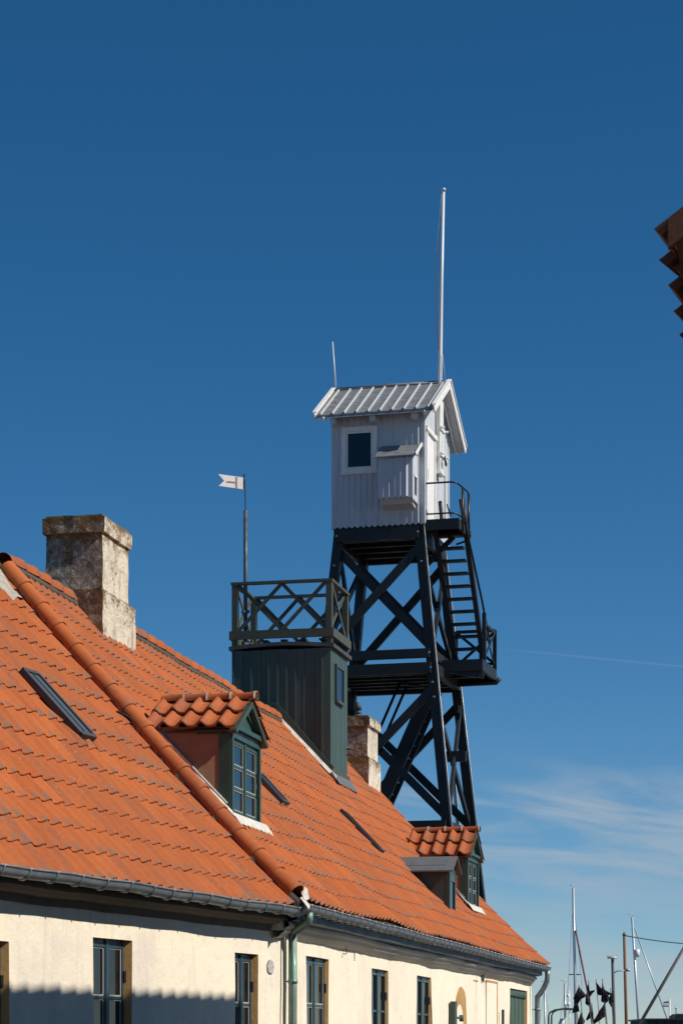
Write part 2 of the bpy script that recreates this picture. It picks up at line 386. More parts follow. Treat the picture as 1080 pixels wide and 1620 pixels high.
def casement(parent, x0, x1, z0, z1, y, mat, panes=2, putty=True, curtain=True, rmat=None, hinge=True, name='window', label=None, rows=2, glassm=None, w=.038, s=.030):
    """two-leaf casement in a house frame; frame faces -y at depth y"""
    fr = MB()
    fr.box(x0, x0+w, y, y+.07, z0, z1); fr.box(x1-w, x1, y, y+.07, z0, z1); fr.box(x0+w, x1-w, y+.001, y+.069, z1-w, z1); fr.box(x0+w, x1-w, y+.001, y+.069, z0, z0+w)
    xm = (x0+x1)/2; pt = MB(); gl = MB()
    fr.box(xm-.024, xm+.024, y-.014, y+.03, z0+.01, z1-.01)
    for a, b in ((x0+w, xm-.012), (xm+.012, x1-w)):
        fr.box(a, a+s, y-.008, y+.04, z0+w+.002, z1-w-.002); fr.box(b-s, b, y-.0085, y+.04, z0+w+.002, z1-w-.002)
        fr.box(a+s, b-s, y-.007, y+.04, z1-w-s, z1-w-.002); fr.box(a+s, b-s, y-.007, y+.04, z0+w+.002, z0+w+s)
        za, zb = z0+w+s, z1-w-s
        for r in range(rows):
            c0 = za + (zb-za)*r/rows; c1 = za + (zb-za)*(r+1)/rows
            if r: fr.box(a+s, b-s, y-.004, y+.03, c0-.012, c0+.012)
            g0 = c0 + (.012 if r else 0); g1 = c1 - (.012 if r < rows-1 else 0)
            gl.box(a+s, b-s, y+.012, y+.016, g0, g1)
            if putty:
                q = .012
                pt.box(a+s, a+s+q, y+.002, y+.011, g0, g1); pt.box(b-s-q, b-s, y+.002, y+.011, g0, g1)
                pt.box(a+s+q, b-s-q, y+.003, y+.011, g1-q, g1); pt.box(a+s+q, b-s-q, y+.003, y+.011, g0, g0+q)
    o = fr.build(name, mat, parent)
    if label: o['label'] = label
    gl.build('pane', glassm or M['glass_dark'], o)
    if putty: pt.build('glazing_putty', M['putty'], o)
    if hinge:
        for zz in (z1-.30, z0+.3): hg = MB(); hg.box(x1-w-.02, x1-.005, y-.022, y-.001, zz-.045, zz+.045); hg.build('hinge', M['black_metal'], o)
    if curtain:
        c = MB(); n = 26
        for a, b in ((x1-w-.16*(x1-x0), x1-w-.02),):
            vs = []; 
            for i in range(n+1): vs += [(a+(b-a)*i/n, y+.12+.012*sin(i*1.3), z0), (a+(b-a)*i/n, y+.12+.012*sin(i*1.3), z1)]
            c.add(vs, [(2*i, 2*i+2, 2*i+3, 2*i+1) for i in range(n)], smooth=True)
        c.build('curtain', M['curtain'], o)
        for k in range(11):
            bl = MB(); zz = z1-w-s-.03-.034*k; bl.tube([(x0+w+(x1-x0-2*w)*.78*t/12, y+.10, zz+.006*sin(t*1.1+k*.3)+.004*nz(t, k, 0, .6)) for t in range(13)], .0045, 4); bl.build('blind_slat', M['curtain'], o)
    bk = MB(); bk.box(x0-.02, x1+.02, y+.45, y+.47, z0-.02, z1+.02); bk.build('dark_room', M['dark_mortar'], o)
    return o
def gutter(parent, x0, x1, zf, r=.062, mat=None, brackets=.55, wob=.006, y=0.):
    path = []; n = int((x1-x0)/.15)
    for i in range(n+1):
        x = x0+(x1-x0)*i/n; path.append((x, y+wob*.8*nz(x, 2, 0, 1.1), zf(x)+wob*nz(x, 9, 0, 1.3)))
    prof = [(-r*cos(t)*1.0, -r*sin(t)) for t in [pi*k/10 for k in range(11)]]
    prof = [(-r+.012, .012), (-r-.008, .012)] + prof
    inner = [((r-.006)*cos(t), -(r-.006)*sin(t)) for t in [pi*k/10 for k in range(11)]]
    m = MB(); m.sweep(prof+inner, path, close=True)
    for e in (0, -1):      # end caps
        x, dy, dz = path[e]; m.add([(x, yv+dy, zv+dz) for yv, zv in [(-r*cos(pi*k/10), -r*sin(pi*k/10)) for k in range(11)]], [tuple(range(11))])
    m.tube([(x, -r-.002+dy, .012+dz) for x, dy, dz in path], .009, 6)
    o = m.build('gutter', mat, parent)
    x = x0+.15
    while x < x1-.05:
        dy = y+wob*.8*nz(x, 2, 0, 1.1); dz = zf(x)+wob*nz(x, 9, 0, 1.3); R2 = r+.006
        pr = [(-R2*cos(pi*k/8)+dy, -R2*sin(pi*k/8)+dz) for k in range(9)]
        pr = [(-r-.016+dy, .02+dz)] + pr + [(r+.05, .05+dz)]
        b = MB(); b.tube([(x, ya, za) for ya, za in pr], .0085, 5); b.build('gutter_bracket', M['steel'], o)
        x += brackets*random.uniform(.9, 1.1)
    return o

# ------------------------------------------------------------------ the far house (house A): frame x along the street, y inward, z up
E0 = Vector((-.3734, 22.2819)); A_ROT = radians(90-12.2746); ZE = 1.349; W = 3.436; LEN = 18.3846; ZR = 4.988; TP = (ZR-ZE)/W
hA = thing('farther_house', 'cream plastered house with orange tiled roof, two chimneys, gabled dormers and dark green roof turret', 'house', (E0.x, E0.y, 0), A_ROT)
def SA(a, b):
    x0 = 1.14; xr = x0 + (LEN-x0)*a; xe = -.02 + (LEN+.02)*a
    x = xr + (xe-xr)*b; y = W*(1-b) - .02*b
    z = ZR + (ZE-ZR)*b
    z += -.05*sin(pi*min(max(b, 0), 1)) + .022*nz(x, y, 0, .55)*1.5 + .012*nz(x, y, 3, 1.7)
    if b > .86: z += .09*((b-.86)/.14)**2*.35
    if a > .93: z += -.05*((a-.93)/.07)**2*(1-b)
    return Vector((x, y, z + .012*sin(6.5*a)))
def zroofA(x, y): return ZE + TP*y - .04
mb = MB()
def skipA(a, b):
    x = 1.14 + (LEN-1.14)*a; x = x + ((-.02 + (LEN+.02)*a)-x)*b; y = W*(1-b)
    if 12.95 < x < 14.0 and y > 2.68: return True
    if .72 < x < 1.62 and .98 < y < 1.75: return True
    if 14.95 < x < 15.8 and .95 < y < 1.7: return True
    if 2.05 < x < 2.2: return False
    return False
tiles(mb, SA, 92, 15, skip=skipA, lift=.014, amp=.85, thick=.007, pan=.72)
roofA = mb.build('roof', M['tile'], hA)
# roof deck under the tiles, back slope, both reaching the ridge
mb = MB(); n = 24
vs = [SA(i/n, j/8) + Vector((0, 0, -.035)) for i in range(n+1) for j in range(9)]
mb.add(vs, [(i*9+j, i*9+j+1, (i+1)*9+j+1, (i+1)*9+j) for i in range(n) for j in range(8)])
mb.build('roof_boarding', M['dark_mortar'], roofA)
def SAb(a, b):
    p = SA(a, 0); return Vector((p.x, W + (W+.02)*b, p.z + (ZE-p.z)*b + .0))
mb = MB(); tiles(mb, SAb, 46, 10, jit=.6); mb.build('back_slope', M['tile'], roofA)
mb = MB(); n = 12
mb.add([SAb(i/n, j/4)+Vector((0, 0, -.035)) for i in range(n+1) for j in range(5)], [(i*5+j, i*5+j+1, (i+1)*5+j+1, (i+1)*5+j) for i in range(n) for j in range(4)])
mb.build('back_boarding', M['dark_mortar'], roofA)
mb = MB(); ridge_tiles(mb, lambda t: SA(t, 0)+Vector((0, 0, -.015)), 44, r=.105); mb.build('ridge_cap', M['tile_old'], hA)
mb = MB(); mb.sweep([(W-.125, -.12), (W-.112, -.055), (W+.1, -.055), (W+.13, -.12)], [(SA(i/40, 0).x, 0, SA(i/40, 0).z+.02) for i in range(41)], close=True)
mb.build('ridge_mortar', M['dark_mortar'], hA)
# big half-round verge tiles along the near gable
mb = MB(); ridge_tiles(mb, lambda t: SA(.002, .022+t*.955)+Vector((-.115, 0, -.012)), 16, r=.092, flare=.009, up=Vector((-.25, -.55, .8)).normalized(), arc=1.15)
vg = mb.build('verge_tiles', M['tile_ridge'], hA)
mb = MB()
vs = []; nn = 90
for i in range(nn+1):
    t = i/nn; c = SA(0, t)+Vector((-.10, 0, -.02)); w_ = .012*nz(i*.7, 0, 0, 1)+.006*nz(i*2.3, 4, 0, 1)
    for (dx, dz) in ((-.02, .0), (-.05+w_*.5, .008+w_*.4), (-.075+w_, -.03+w_), (-.09+w_*1.6, -.08)): vs.append(c+Vector((dx, 0, dz)))
mb.add(vs, [(i*4+j, i*4+j+1, i*4+5+j, i*4+4+j) for i in range(nn) for j in range(3)]); mb.build('verge_mortar', M['dark_mortar'], hA)
mb = MB()   # torn lead flap at the foot of the verge
mb.prism([(-.06, -.05, ZE+.03), (.03, -.06, ZE+.05), (.09, -.03, ZE+.15), (.05, .0, ZE+.12)], (-.03, .02, .02), 1)
mb.prism([(-.14, -.10, ZE-.06), (-.06, -.09, ZE-.02), (-.05, -.02, ZE+.07), (-.12, -.01, ZE+.05)], (.02, .012, 0), 1)
mb.build('verge_foot_mortar', M['white_mortar'], hA)
# walls
WY = .25
winA = [(1.23, 2.281, -.50, .903), (4.539, 5.552, -.50, .885), (7.374, 8.47, -.50, .886)]
hatch = (15.548, 17.648, -1.0, .92); niche = (10.219, 11.30, -1.4, .62)
holesA = winA + [hatch]
mb = MB(); fA = wall(mb, .30, 18.22, -1.62, 1.20, WY, holesA, amp=.02)
wA = mb.build('front_wall', M['plaster2'], hA)
mb = MB(); mb.add([(18.2, WY, -1.6), (18.2, 2*W-WY, -1.6), (18.2, 2*W-WY, 1.2), (18.2, W, ZR-.15), (18.2, WY, 1.2)], [(0, 1, 2, 3, 4)])
mb.add([(18.22, 2*W-WY, -1.6), (-.0, 2*W-WY, -1.6), (-.0, 2*W-WY, 1.25), (18.22, 2*W-WY, 1.25)], [(0, 1, 2, 3)])
mb.build('gable_wall', M['plaster2'], hA)
for i, h in enumerate(winA):
    wo = casement(hA, h[0], h[1], h[2], h[3], WY+.045, M['teal_win'], putty=(i == 0), curtain=True, rows=3)
    mb = MB(); reveal(mb, fA, h, .09); mb.build('window_reveal', M['ochre'], wo)
# cornice: painted fascia, then a wavy run plaster moulding
mb = MB(); n = 120
path = [(.02+18.1*i/n, .006*nz(i/n*18, 0, 0, .8), .010*nz(i/n*18, 4, 0, .5)) for i in range(n+1)]
mb.sweep([(.10, 1.33), (.055, 1.28), (.055, 1.20), (.13, 1.185), (WY+.05, 1.18), (WY+.05, 1.33)], path, smooth=False, close=True)
mb.add([(18.12, .055, 1.2), (18.12, .10, 1.33), (18.12, WY+.05, 1.33), (18.12, WY+.05, 1.18), (18.12, .13, 1.185)], [(0, 1, 2, 3, 4)])
mb.build('fascia', M['slate_blue'], hA)
mb = MB(); vs = []; n = 170; pr = [(WY+.03, 1.19), (.135, 1.182), (.12, 1.16), (.125, 1.135), (.155, 1.125), (.165, 1.11), (.17, 1.09), (.195, 1.075), (.215, 1.05), (WY-.012, 1.035), (WY+.03, 1.03)]
path = [(-.02+18.0*i/n, .014*nz(i/n*18, 0, 8, .9)+.004*nz(i/n*18, 0, 8, 4), .020*nz(i/n*18, 4, 8, .55)+.016*nz(i/n*18, 2, 3, 1.1)+.006*nz(i/n*18, 2, 3, 4)) for i in range(n+1)]
mb.sweep(pr, path, smooth=True)
x_, dy_, dz_ = path[-1]; mb.add([(x_, a+dy_, b+dz_) for a, b in pr], [tuple(range(len(pr)))])
mb.build('cornice', M['cornice'], hA)
gutter(hA, -.06, 18.42, lambda x: ZE-.018, mat=M['zinc'], brackets=.34)
# hatch, arched recess, bricked-up window, anchor, hook, rods
o = MB(); n = 9
for i in range(n):
    a = hatch[0]+.03+(hatch[1]-hatch[0]-.06)*i/n; b = hatch[0]+.03+(hatch[1]-hatch[0]-.06)*(i+1)/n-.012
    o.box(a, b, WY+.04+.004*(i % 2), WY+.08, hatch[2], hatch[3]-.09)
ho = o.build('hatch_door', M['hatch'], hA); o = MB(); reveal(o, fA, hatch, .09); o.build('hatch_reveal', M['ochre'], ho)
o = MB(); o.box(hatch[0]+.005, hatch[1]-.005, WY+.012, WY+.07, hatch[3]-.085, hatch[3]-.02); o.tube([(hatch[0], WY+.02, hatch[3]-.1), (hatch[1]+.08, WY+.02, hatch[3]-.11)], .016, 6)
o.build('hatch_lintel', M['hatch'], ho)
def arch_pts(x0, x1, z1, n=12):
    c = (x0+x1)/2; r = (x1-x0)/2; return [(c - r*cos(pi*i/n), z1 - r + r*sin(pi*i/n)) for i in range(n+1)]
# arched door: ochre surround ring standing a little proud, plank door behind it in the wall plane
ao = arch_pts(10.22, 11.30, .83); ai = arch_pts(10.24, 11.02, .58)
m1 = MB(); L_ = [(ao[0][0], -1.6)] + ao + [(ao[-1][0], -1.6)]; I_ = [(ai[0][0], -1.6)] + ai + [(ai[-1][0], -1.6)]
k_ = len(L_); vs = [(x, fA(x, z)-.004, z) for x, z in L_] + [(x, fA(x, z)-.004, z) for x, z in I_] + [(x, fA(x, z)+.03, z) for x, z in L_] + [(x, fA(x, z)+.05, z) for x, z in I_]
m1.add(vs, [(i, i+1, k_+i+1, k_+i) for i in range(k_-1)] + [(i, i+1, 2*k_+i+1, 2*k_+i) for i in range(k_-1)] + [(k_+i, k_+i+1, 3*k_+i+1, 3*k_+i) for i in range(k_-1)], smooth=False)
dr = m1.build('arched_door_surround', M['ochre'], hA)
m1 = MB(); m1.add([(x, fA(x, z)-.002, z) for x, z in I_], [tuple(range(k_))]); m1.build('whitened_door', M['plaster2'], dr)
m1 = MB(); m1.box(13.085, 14.11, WY-.014, WY-.002, -1.5, .955); bw = m1.build('bricked_up_window', M['plaster2'], hA)
m1 = MB(); m1.box(14.11, 14.17, WY-.020, WY-.001, -1.5, .985); m1.box(13.06, 14.11, WY-.020, WY-.001, .957, .985); m1.build('raised_edge', M['ochre'], bw)
m1 = MB(); m1.prism([(12.66, WY-.03, 1.06), (12.70, WY-.03, 1.10), (12.75, WY-.03, 1.06), (12.77, WY-.03, 1.0), (12.74, WY-.03, .96), (12.70, WY-.03, .935), (12.66, WY-.03, .98)], (0, .02, 0), 1)
m1.build('wall_anchor', M['green_olive'], hA)
m1 = MB(); m1.tube([(3.0, WY-.03, 1.06), (3.0, WY-.035, 1.0), (2.96, WY-.03, .985), (2.93, WY-.01, .99)], .005, 5); m1.tube([(3.0, WY-.03, 1.02), (3.0, WY+.02, 1.02)], .005, 5); m1.build('wall_hook', M['black_metal'], hA)
m1 = MB(); m1.tube([(14.44, WY-.06, -1.6), (14.44, WY-.06, .56)], .022, 6); m1.build('iron_rod', M['black_metal'], hA)
m1 = MB(); m1.box(9.70, 9.86, WY-.10, WY-.03, -1.6, .60); m1.tube([(9.9, WY-.08, .38), (10.1, WY-.12, .38)], .018, 6); m1.tube([(10.1, WY-.12, .42), (10.1, WY-.12, .33)], .03, 6)
m1.tube([(9.78, WY-.05, .38), (9.78, WY+.02, .38)], .02, 5)
m1.build('open_shutter', M['green_grey'], hA)
m1 = MB(); m1.box(11.9, 12.3, WY-.010, WY+.01, .94, .955); m1.build('lintel_mark', M['ochre'], hA)
# plaster cracks as fine raised scars
m1 = MB()
for x0_, z0_, z1_ in ((12.16, -.9, 1.02), (3.55, .93, 1.03), (18.0, .2, 1.0)):
    m1.tube([(x0_+.01*nz(t, x0_, 0, .7), fA(x0_, z0_)-.001, z0_+(z1_-z0_)*t/14) for t in range(15)], .0045, 4)
m1.build('plaster_crack', M['dark_mortar'], hA)
# downpipes
def downpipe(parent, pts, r, mat, clips):
    m = MB(); m.tube(pts, r, 12); o = m.build('downpipe', mat, parent); c = MB()
    for (x, y, z) in clips: c.tube([(x, y, z-.018), (x, y, z+.018)], r+.007, 12); c.box(x-.006, x+.006, y, WY+.03, z-.006, z+.006)
    c.build('pipe_clip', M['patina'] if mat is M['patina'] else M['zinc'], o); return o
downpipe(hA, [(.234, -.01, ZE-.07), (.234, -.01, 1.215), (.24, .0, 1.19), (.315, .16, 1.10), (.322, .17, 1.07), (.322, .17, .5), (.322, .17, -1.55)], .043, M['patina'], [(.322, .17, .62)])
pp = [(18.33, -.01, ZE-.06), (18.34, -.01, 1.20), (18.34, .0, 1.10)] + [(18.34+.05*t, .0+.17*t, 1.10-.26*t-.03*sin(pi*t)) for t in (.25, .5, .75, 1)] + [(18.39, .17, .7), (18.39, .17, -1.55)]
downpipe(hA, pp, .045, M['zinc'], [(18.39, .17, .62)])
m1 = MB(); m1.tube([(.21+.01*nz(t, 1, 1, .6), WY-.022, 1.08-2.6*t/20) for t in range(21)], .013, 6); m1.build('wall_cable', M['green_grey'], hA)

# skylights
def skylight(parent, S, xa, b0, b1, wdt, alen, h=.05):
    """iron roof light lying on roof surface S between b0 and b1"""
    a0 = xa; a1 = xa+wdt; P = [S(a0, b0), S(a1, b0), S(a1, b1), S(a0, b1)]
    Nn = (P[1]-P[0]).cross(P[3]-P[0]).normalized(); Nn = Nn if Nn.z > 0 else -Nn
    P = [p+Nn*.05 for p in P]; fr = MB(); gl = MB()
    for i in range(4): fr.beam(P[i], P[(i+1) % 4], .045, h, up=Nn)
    m_ = [(P[0]+P[1])/2, (P[3]+P[2])/2]; fr.beam(m_[0]+Nn*.005, m_[1]+Nn*.005, .02, .03, up=Nn)
    o = fr.build('skylight', M['wire'], parent)
    gl.prism([p+Nn*.006 for p in P], Nn, .006); gl.build('skylight_glass', M['glass_sky'], o)
    ap = MB(); B = (P[3]-P[0]).normalized()
    ap.prism([P[3]-Nn*.03, P[2]-Nn*.03, P[2]+B*.12-Nn*.045, P[3]+B*.12-Nn*.045], Nn, .006); ap.build('skylight_apron', M['rust_lead'], o); return o
M['glass_sky'] = newmat('roof_light_glass', (.09, .115, .14), .25, spec=.7)
M['rust_lead'] = paint('brown_lead_apron', (.10, .055, .035), .7, None, 0)
def abA(x, y):  # param of a plan position on roof A
    b = (W-y)/(W+.02); a = (x - (1.14 + (-.02-1.14)*b)) / ((LEN-1.14) + ((LEN+.02)-(LEN-1.14))*b); return a, b
for x, y0, y1, w_ in ((9.86, 1.80, 1.27, .34), (4.72, 1.70, 1.38, .34)):
    a, b0 = abA(x, y0); _, b1 = abA(x, y1); skylight(hA, SA, a, b0, b1, w_/LEN, 0)

# dormers
def dormer(x0, x1, yf, z0, ze, zp, ridge_back, big):
    """x0..x1 along the street, front at yf, sill z0, eaves ze, peak zp"""
    xm = (x0+x1)/2; f = MB(); po = .06
    f.box(x0, x0+po, yf, yf+.1, z0-.1, ze); f.box(x1-po, x1, yf, yf+.1, z0-.1, ze)
    f.box(x0+po, x1-po, yf+.005, yf+.095, z0-.06, z0+.02); f.box(x0+po, x1-po, yf+.005, yf+.095, ze-.08, ze-.005)
    f.box(x0-.03, x1+.03, yf-.035, yf+.09, ze+.001, ze+.045)
    f.prism([(x0+.0, yf+.02, ze+.0), (x1-.0, yf+.02, ze+.0), (xm, yf+.02, zp-.04)], (0, .05, 0), 1)
    for s in (-1, 1):   # raking trim of the pediment
        xe = x0-.06 if s < 0 else x1+.06
        f.beam((xe, yf-.02, ze-.035), (xm, yf-.02, zp-.02), .05, .075, up=(0, -1, 0))
        f.beam((xe-s*.20, yf+.004, ze+.06), (xm, yf+.004, zp-.11), .028, .02, up=(0, -1, 0))
    o = f.build('dormer', M['green_win'], hA)
    yb = (ze-ZE)/TP + .02
    for k, x in enumerate((x0, x1-.02)):
        c = MB(); zf = lambda y: ZE+TP*y-.10
        kx = -.11 if k == 0 else .11
        c.prism([(x+.003, yf+.1, z0-.16), (x+.003, yf+.1, ze+.02), (x+.003+kx*1.1, yb+.15, ze+.02), (x+.003+kx, yb, ze-.06)], (.014, 0, 0), 1)
        c.build('dormer_cheek', M['plywood'], o)
    # the boards under the eave, front corner post behind the frame
    c = MB(); c.box(x0-.012, x0+.0, yf+.02, yf+.14, z0-.1, ze-.002); c.beam((x0-.02, yf+.1, ze-.02), (x0-.02, yb+.1, ze-.02), .03, .07); c.build('dormer_corner_board', M['green_win'], o)
    casement(o, x0+po, x1-po, z0+.02, ze-.08, yf+.03, M['green_win'], curtain=False, rows=3, glassm=M['glass_blue'], w=.022, s=.026)
    # roof: two slopes of S-tiles
    ov = .10; yr = ridge_back
    for s in (-1, 1):
        xe = x0-ov if s < 0 else x1+ov; zee = ze - (zp-ze)*ov/((x1-x0)/2)+.055
        def Sd(a, b, s=s, xe=xe, zee=zee):
            y = yf-.06 + (yr-yf+.06)*(a if s < 0 else 1-a)
            yb_ = y
            return Vector((xm + (xe-xm)*b, yb_, zp+.035 + (zee-zp-.035)*b))
        m = MB(); cols = max(4, round((yr-yf+.06)/.2)); tiles(m, Sd, cols, 2, amp=1.55, lift=.03, jit=1.6, thick=.016)
        m.build('dormer_roof', M['tile_dormer'], o)
        m = MB(); P = [Sd(0, 0), Sd(1, 0), Sd(1, .97), Sd(0, .97)]; P = [p+Vector((0, 0, -.03)) for p in P]; m.prism(P, (0, 0, -.02), 1); m.build('dormer_roof_boarding', M['dark_mortar'], o)
    m = MB(); nR = max(4, round((yr-yf)/.31)); ridge_tiles(m, lambda t: Vector((xm, yr - (yr-yf+.09)*t, zp+.035)), nR, r=.062, flare=.008, arc=1.1); m.build('dormer_ridge', M['tile_dormer'], o)
    for i in range(1, nR+1):
        m = MB(); y = yr - (yr-yf+.09)*i/nR+.01 if i < nR else yf-.085; m.tube([(xm+.074*sin(t), y, zp+.03+.074*cos(t)) for t in [-1.7+3.4*k/10 for k in range(11)]], .013, 6)
        m.build('ridge_joint_mortar', M['mortar'], o)
    # lead and white mortar fillets where cheek meets tiles
    m = MB(); rag = lambda t: .012*nz(t*31, x0, 0, 1)
    P = []; Q = []; fw = 1. if big else .35
    for i in range(19):
        y = yf-.04 + (yb+.0-yf)*i/18; zz = ZE+TP*y+.02; P.append(Vector((x0-.012-.1*i/18, y, zz+.045+rag(i)))); Q.append(Vector((x0-.02-fw*(.05+.03*abs(nz(i, 3, 1, .9))), y, zz+.028)))
    m.add(P+Q, [(i, i+1, 19+i+1, 19+i) for i in range(18)]); m.build('side_flashing', M['white_mortar'], o)
    m = MB()
    m.tube([Vector((x0-.02-.09*t, yf+.05+(yb-yf)*t*.8, ZE+TP*(yf+.05+(yb-yf)*t*.8)+.085)) for t in (0, .2, .4, .6, .8, 1)] , .012 if big else .005, 6)
    m.build('white_cord', M['white_mortar'], o)
    m = MB(); P = []; Q = []; nn = 26
    for i in range(nn+1):
        x = x0-.05 + (x1-x0+.25)*i/nn; y = yf-.01; P.append(Vector((x, y, ZE+TP*y+.06))); y2 = yf-.075-.03*(.5+.5*sin(i*1.9))-.02*nz(i, 7, 2, .8)
        Q.append(Vector((x, y2, ZE+TP*y2+.035)))
    m.add(P+Q, [(i, i+1, nn+1+i+1, nn+1+i) for i in range(nn)]); m.build('sill_mortar', M['white_mortar'], o)
    m = MB(); m.prism([(x0-.02, yb-.12, ze-.12), (x0-.2, yb+.0, ze+.02), (x0-.25, yb+.25, ze+.17), (x0+.02, yb+.2, ze+.1)], (0, .01, .012), 1); m.build('lead_valley', M['wire'], o)
    return o
d1 = dormer(.62, 1.76, .85, 2.27, 3.13, 3.465, 1.74, 1)
d1['label'] = 'large tiled dormer beside the verge tiles of the farther house'
d2 = dormer(14.83, 15.93, .80, 2.20, 3.02, 3.41, 1.80, 0)
# small lead-capped vent dormer
m = MB(); x0, x1, yf, z0, ze, zp = 11.62, 12.14, .55, 1.87, 2.56, 2.70
m.box(x0, x0+.05, yf, yf+.06, z0-.02, ze); m.box(x1-.05, x1, yf, yf+.06, z0-.02, ze); m.box(x0+.05, x1-.05, yf+.003, yf+.05, ze-.18, ze); m.box(x0+.05, x1-.05, yf+.003, yf+.05, z0, z0+.06)
m.prism([(x0, yf+.01, ze), (x1, yf+.01, ze), ((x0+x1)/2, yf+.01, zp)], (0, .03, 0), 1)
vd = m.build('vent_dormer', M['green_win'], hA)
m = MB(); yb = (ze-ZE)/TP
for x in (x0+.002, x1-.018): m.prism([(x, yf+.06, z0-.12), (x, yf+.06, ze+.05), (x, yb+.1, ze+.05), (x, yb, ze-.1)], (.016, 0, 0), 1)
m.build('vent_dormer_cheek', M['green'], vd)
m = MB(); m.box(x0+.05, x1-.05, yf+.02, yf+.03, z0+.06, ze-.18); m.build('vent_dormer_pane', M['glass_blue'], vd)
m = MB(); xm = (x0+x1)/2
for s in (-1, 1): m.prism([(xm, yf-.07, zp+.03), (xm, yf+.80, zp+.03), (xm+s*.40, yf+.64, ze-.06), (xm+s*.40, yf-.07, ze-.06)], (0, 0, .022), 1)
m.build('vent_dormer_roof', M['lead'], vd)

# chimneys
def rough_box(mb, x0, x1, y0, y1, z0, z1, amp=.010, top=0., st=.09):
    """box with worn, slightly irregular faces"""
    def grid(P, U, V, nu, nv):
        vs = []; at_ = []
        for j in range(nv+1):
            for i in range(nu+1):
                p = P + U*(i/nu) + V*(j/nv); d = Vector((nz(p.x, p.y, p.z, 4), nz(p.y, p.z, p.x, 4), nz(p.z, p.x, p.y, 4)))*amp + Vector((nz(p.x, p.y, p.z, 15), nz(p.y, p.z, p.x, 15), nz(p.z, p.x, p.y, 15)))*amp*.5
                vs.append(p+d); zz = (p.z-z0)/(z1-z0); at_.append((max(top, top+.0) + .75*max(0, zz-.75)*4*(1-top), .5))
        mb.add(vs, [(j*(nu+1)+i, j*(nu+1)+i+1, (j+1)*(nu+1)+i+1, (j+1)*(nu+1)+i) for j in range(nv) for i in range(nu)], at_, smooth=False)
    V3 = Vector; X, Y, Z = x1-x0, y1-y0, z1-z0; k = lambda l: max(1, round(l/st))
    grid(V3((x0, y0, z0)), V3((X, 0, 0)), V3((0, 0, Z)), k(X), k(Z)); grid(V3((x0, y1, z0)), V3((X, 0, 0)), V3((0, 0, Z)), k(X), k(Z))
    grid(V3((x0, y0, z0)), V3((0, Y, 0)), V3((0, 0, Z)), k(Y), k(Z)); grid(V3((x1, y0, z0)), V3((0, Y, 0)), V3((0, 0, Z)), k(Y), k(Z))
    grid(V3((x0, y0, z1)), V3((X, 0, 0)), V3((0, Y, 0)), k(X), k(Y)); grid(V3((x0, y0, z0)), V3((X, 0, 0)), V3((0, Y, 0)), k(X), k(Y))
def chimney(X0, mat, low, shaft, cap, label):
    """low/shaft/cap: (dx0, dx1, y0, y1, z0, z1) with dx from the weather face"""
    off = Vector((X0, 0, 0)); par = None
    for nm, b, top in (('chimney', low, .2), ('shaft', shaft, .25), ('cap', cap, .55)):
        m = MB(); rough_box(m, b[0], b[1], b[2], b[3], b[4], b[5], top=top)
        if nm == 'cap': rough_box(m, b[0]+.03, b[1]-.03, b[2]+.03, b[3]-.03, b[5]-.01, b[5]+.03, top=1.)
        if nm == 'chimney':
            rough_box(m, b[0]+.02, b[1]-.02, b[2]+.02, b[3]-.02, b[5]-.005, b[5]+.03, top=.9)
        o = m.build(nm, mat, hA if par is None else par, top=True)
        if par is None: par = o; o.location.x = X0
    par['label'] = label; return par
c1 = chimney(3.2, M['chimney'], (0, 1.22, 3.03, 3.84, 4.1, 5.07), (.06, 1.02, 3.055, 3.72, 5.07, 5.735), (.025, 1.055, 3.022, 3.75, 5.735, 5.905), 'broad stepped chimney above the near verge tiles')
c2 = chimney(17.05, M['chimney2'], (0, .98, 2.85, 3.5, 4.1, 4.86), (.04, .92, 2.885, 3.45, 4.86, 5.42), (.0, .95, 2.84, 3.5, 5.42, 5.56), 'small sooty chimney behind the green turret')
m = MB(); m.tube([(.4, 3.13, 5.55), (.4, 3.13, 5.62), (.4, 3.13, 5.66)], .075, 12); m.tube([(.4, 3.13, 5.66), (.4, 3.13, 5.74)], .055, 12); m.tube([(.4, 3.13, 5.74), (.4, 3.13, 5.83), (.4, 3.13, 5.87)], .072, 12, r1=.03)
m.build('chimney_pot', M['wire'], c2)

# ------------------------------------------------------------------ green roof turret (part of the house)
TX0, TX1, TY0, TY1, TZ = 12.87, 14.05, 2.58, 4.11, 6.03
m = MB(); m.box(TX0+.03, TX1-.03, TY0+.03, TY1-.03, 3.7, TZ-.02)
n = 11; ph = (TY1-TY0)/n
for i in range(n):
    a = TY0+ph*i; lp = .018*random.random()
    m.beam((TX0+.012-lp, a+ph/2, 3.7), (TX0+.012-lp+.0, a+ph/2, TZ-.004-.002*i % .01), ph-.006+.004*random.random(), .022, up=(1, 0, 0))
    m.box(TX0-.012-lp, TX0+.004-lp, a+ph-.02, a+ph+.012, 3.75, TZ-.01)
n = 10; pw = (TX1-TX0)/n
for i in range(n):
    for yy_, s in ((TY0+.015, 0), (TY1-.015, 1)):
        m.box(TX0+pw*i+.002, TX0+pw*(i+1)-.003, yy_-.012-.004*random.random(), yy_+.012, 3.75, TZ-.006)
tur = m.build('turret', M['green'], hA); tur['label'] = 'dark green boarded roof turret with railed platform on top'
m = MB(); n = 14   # sagging zinc-edged platform roof
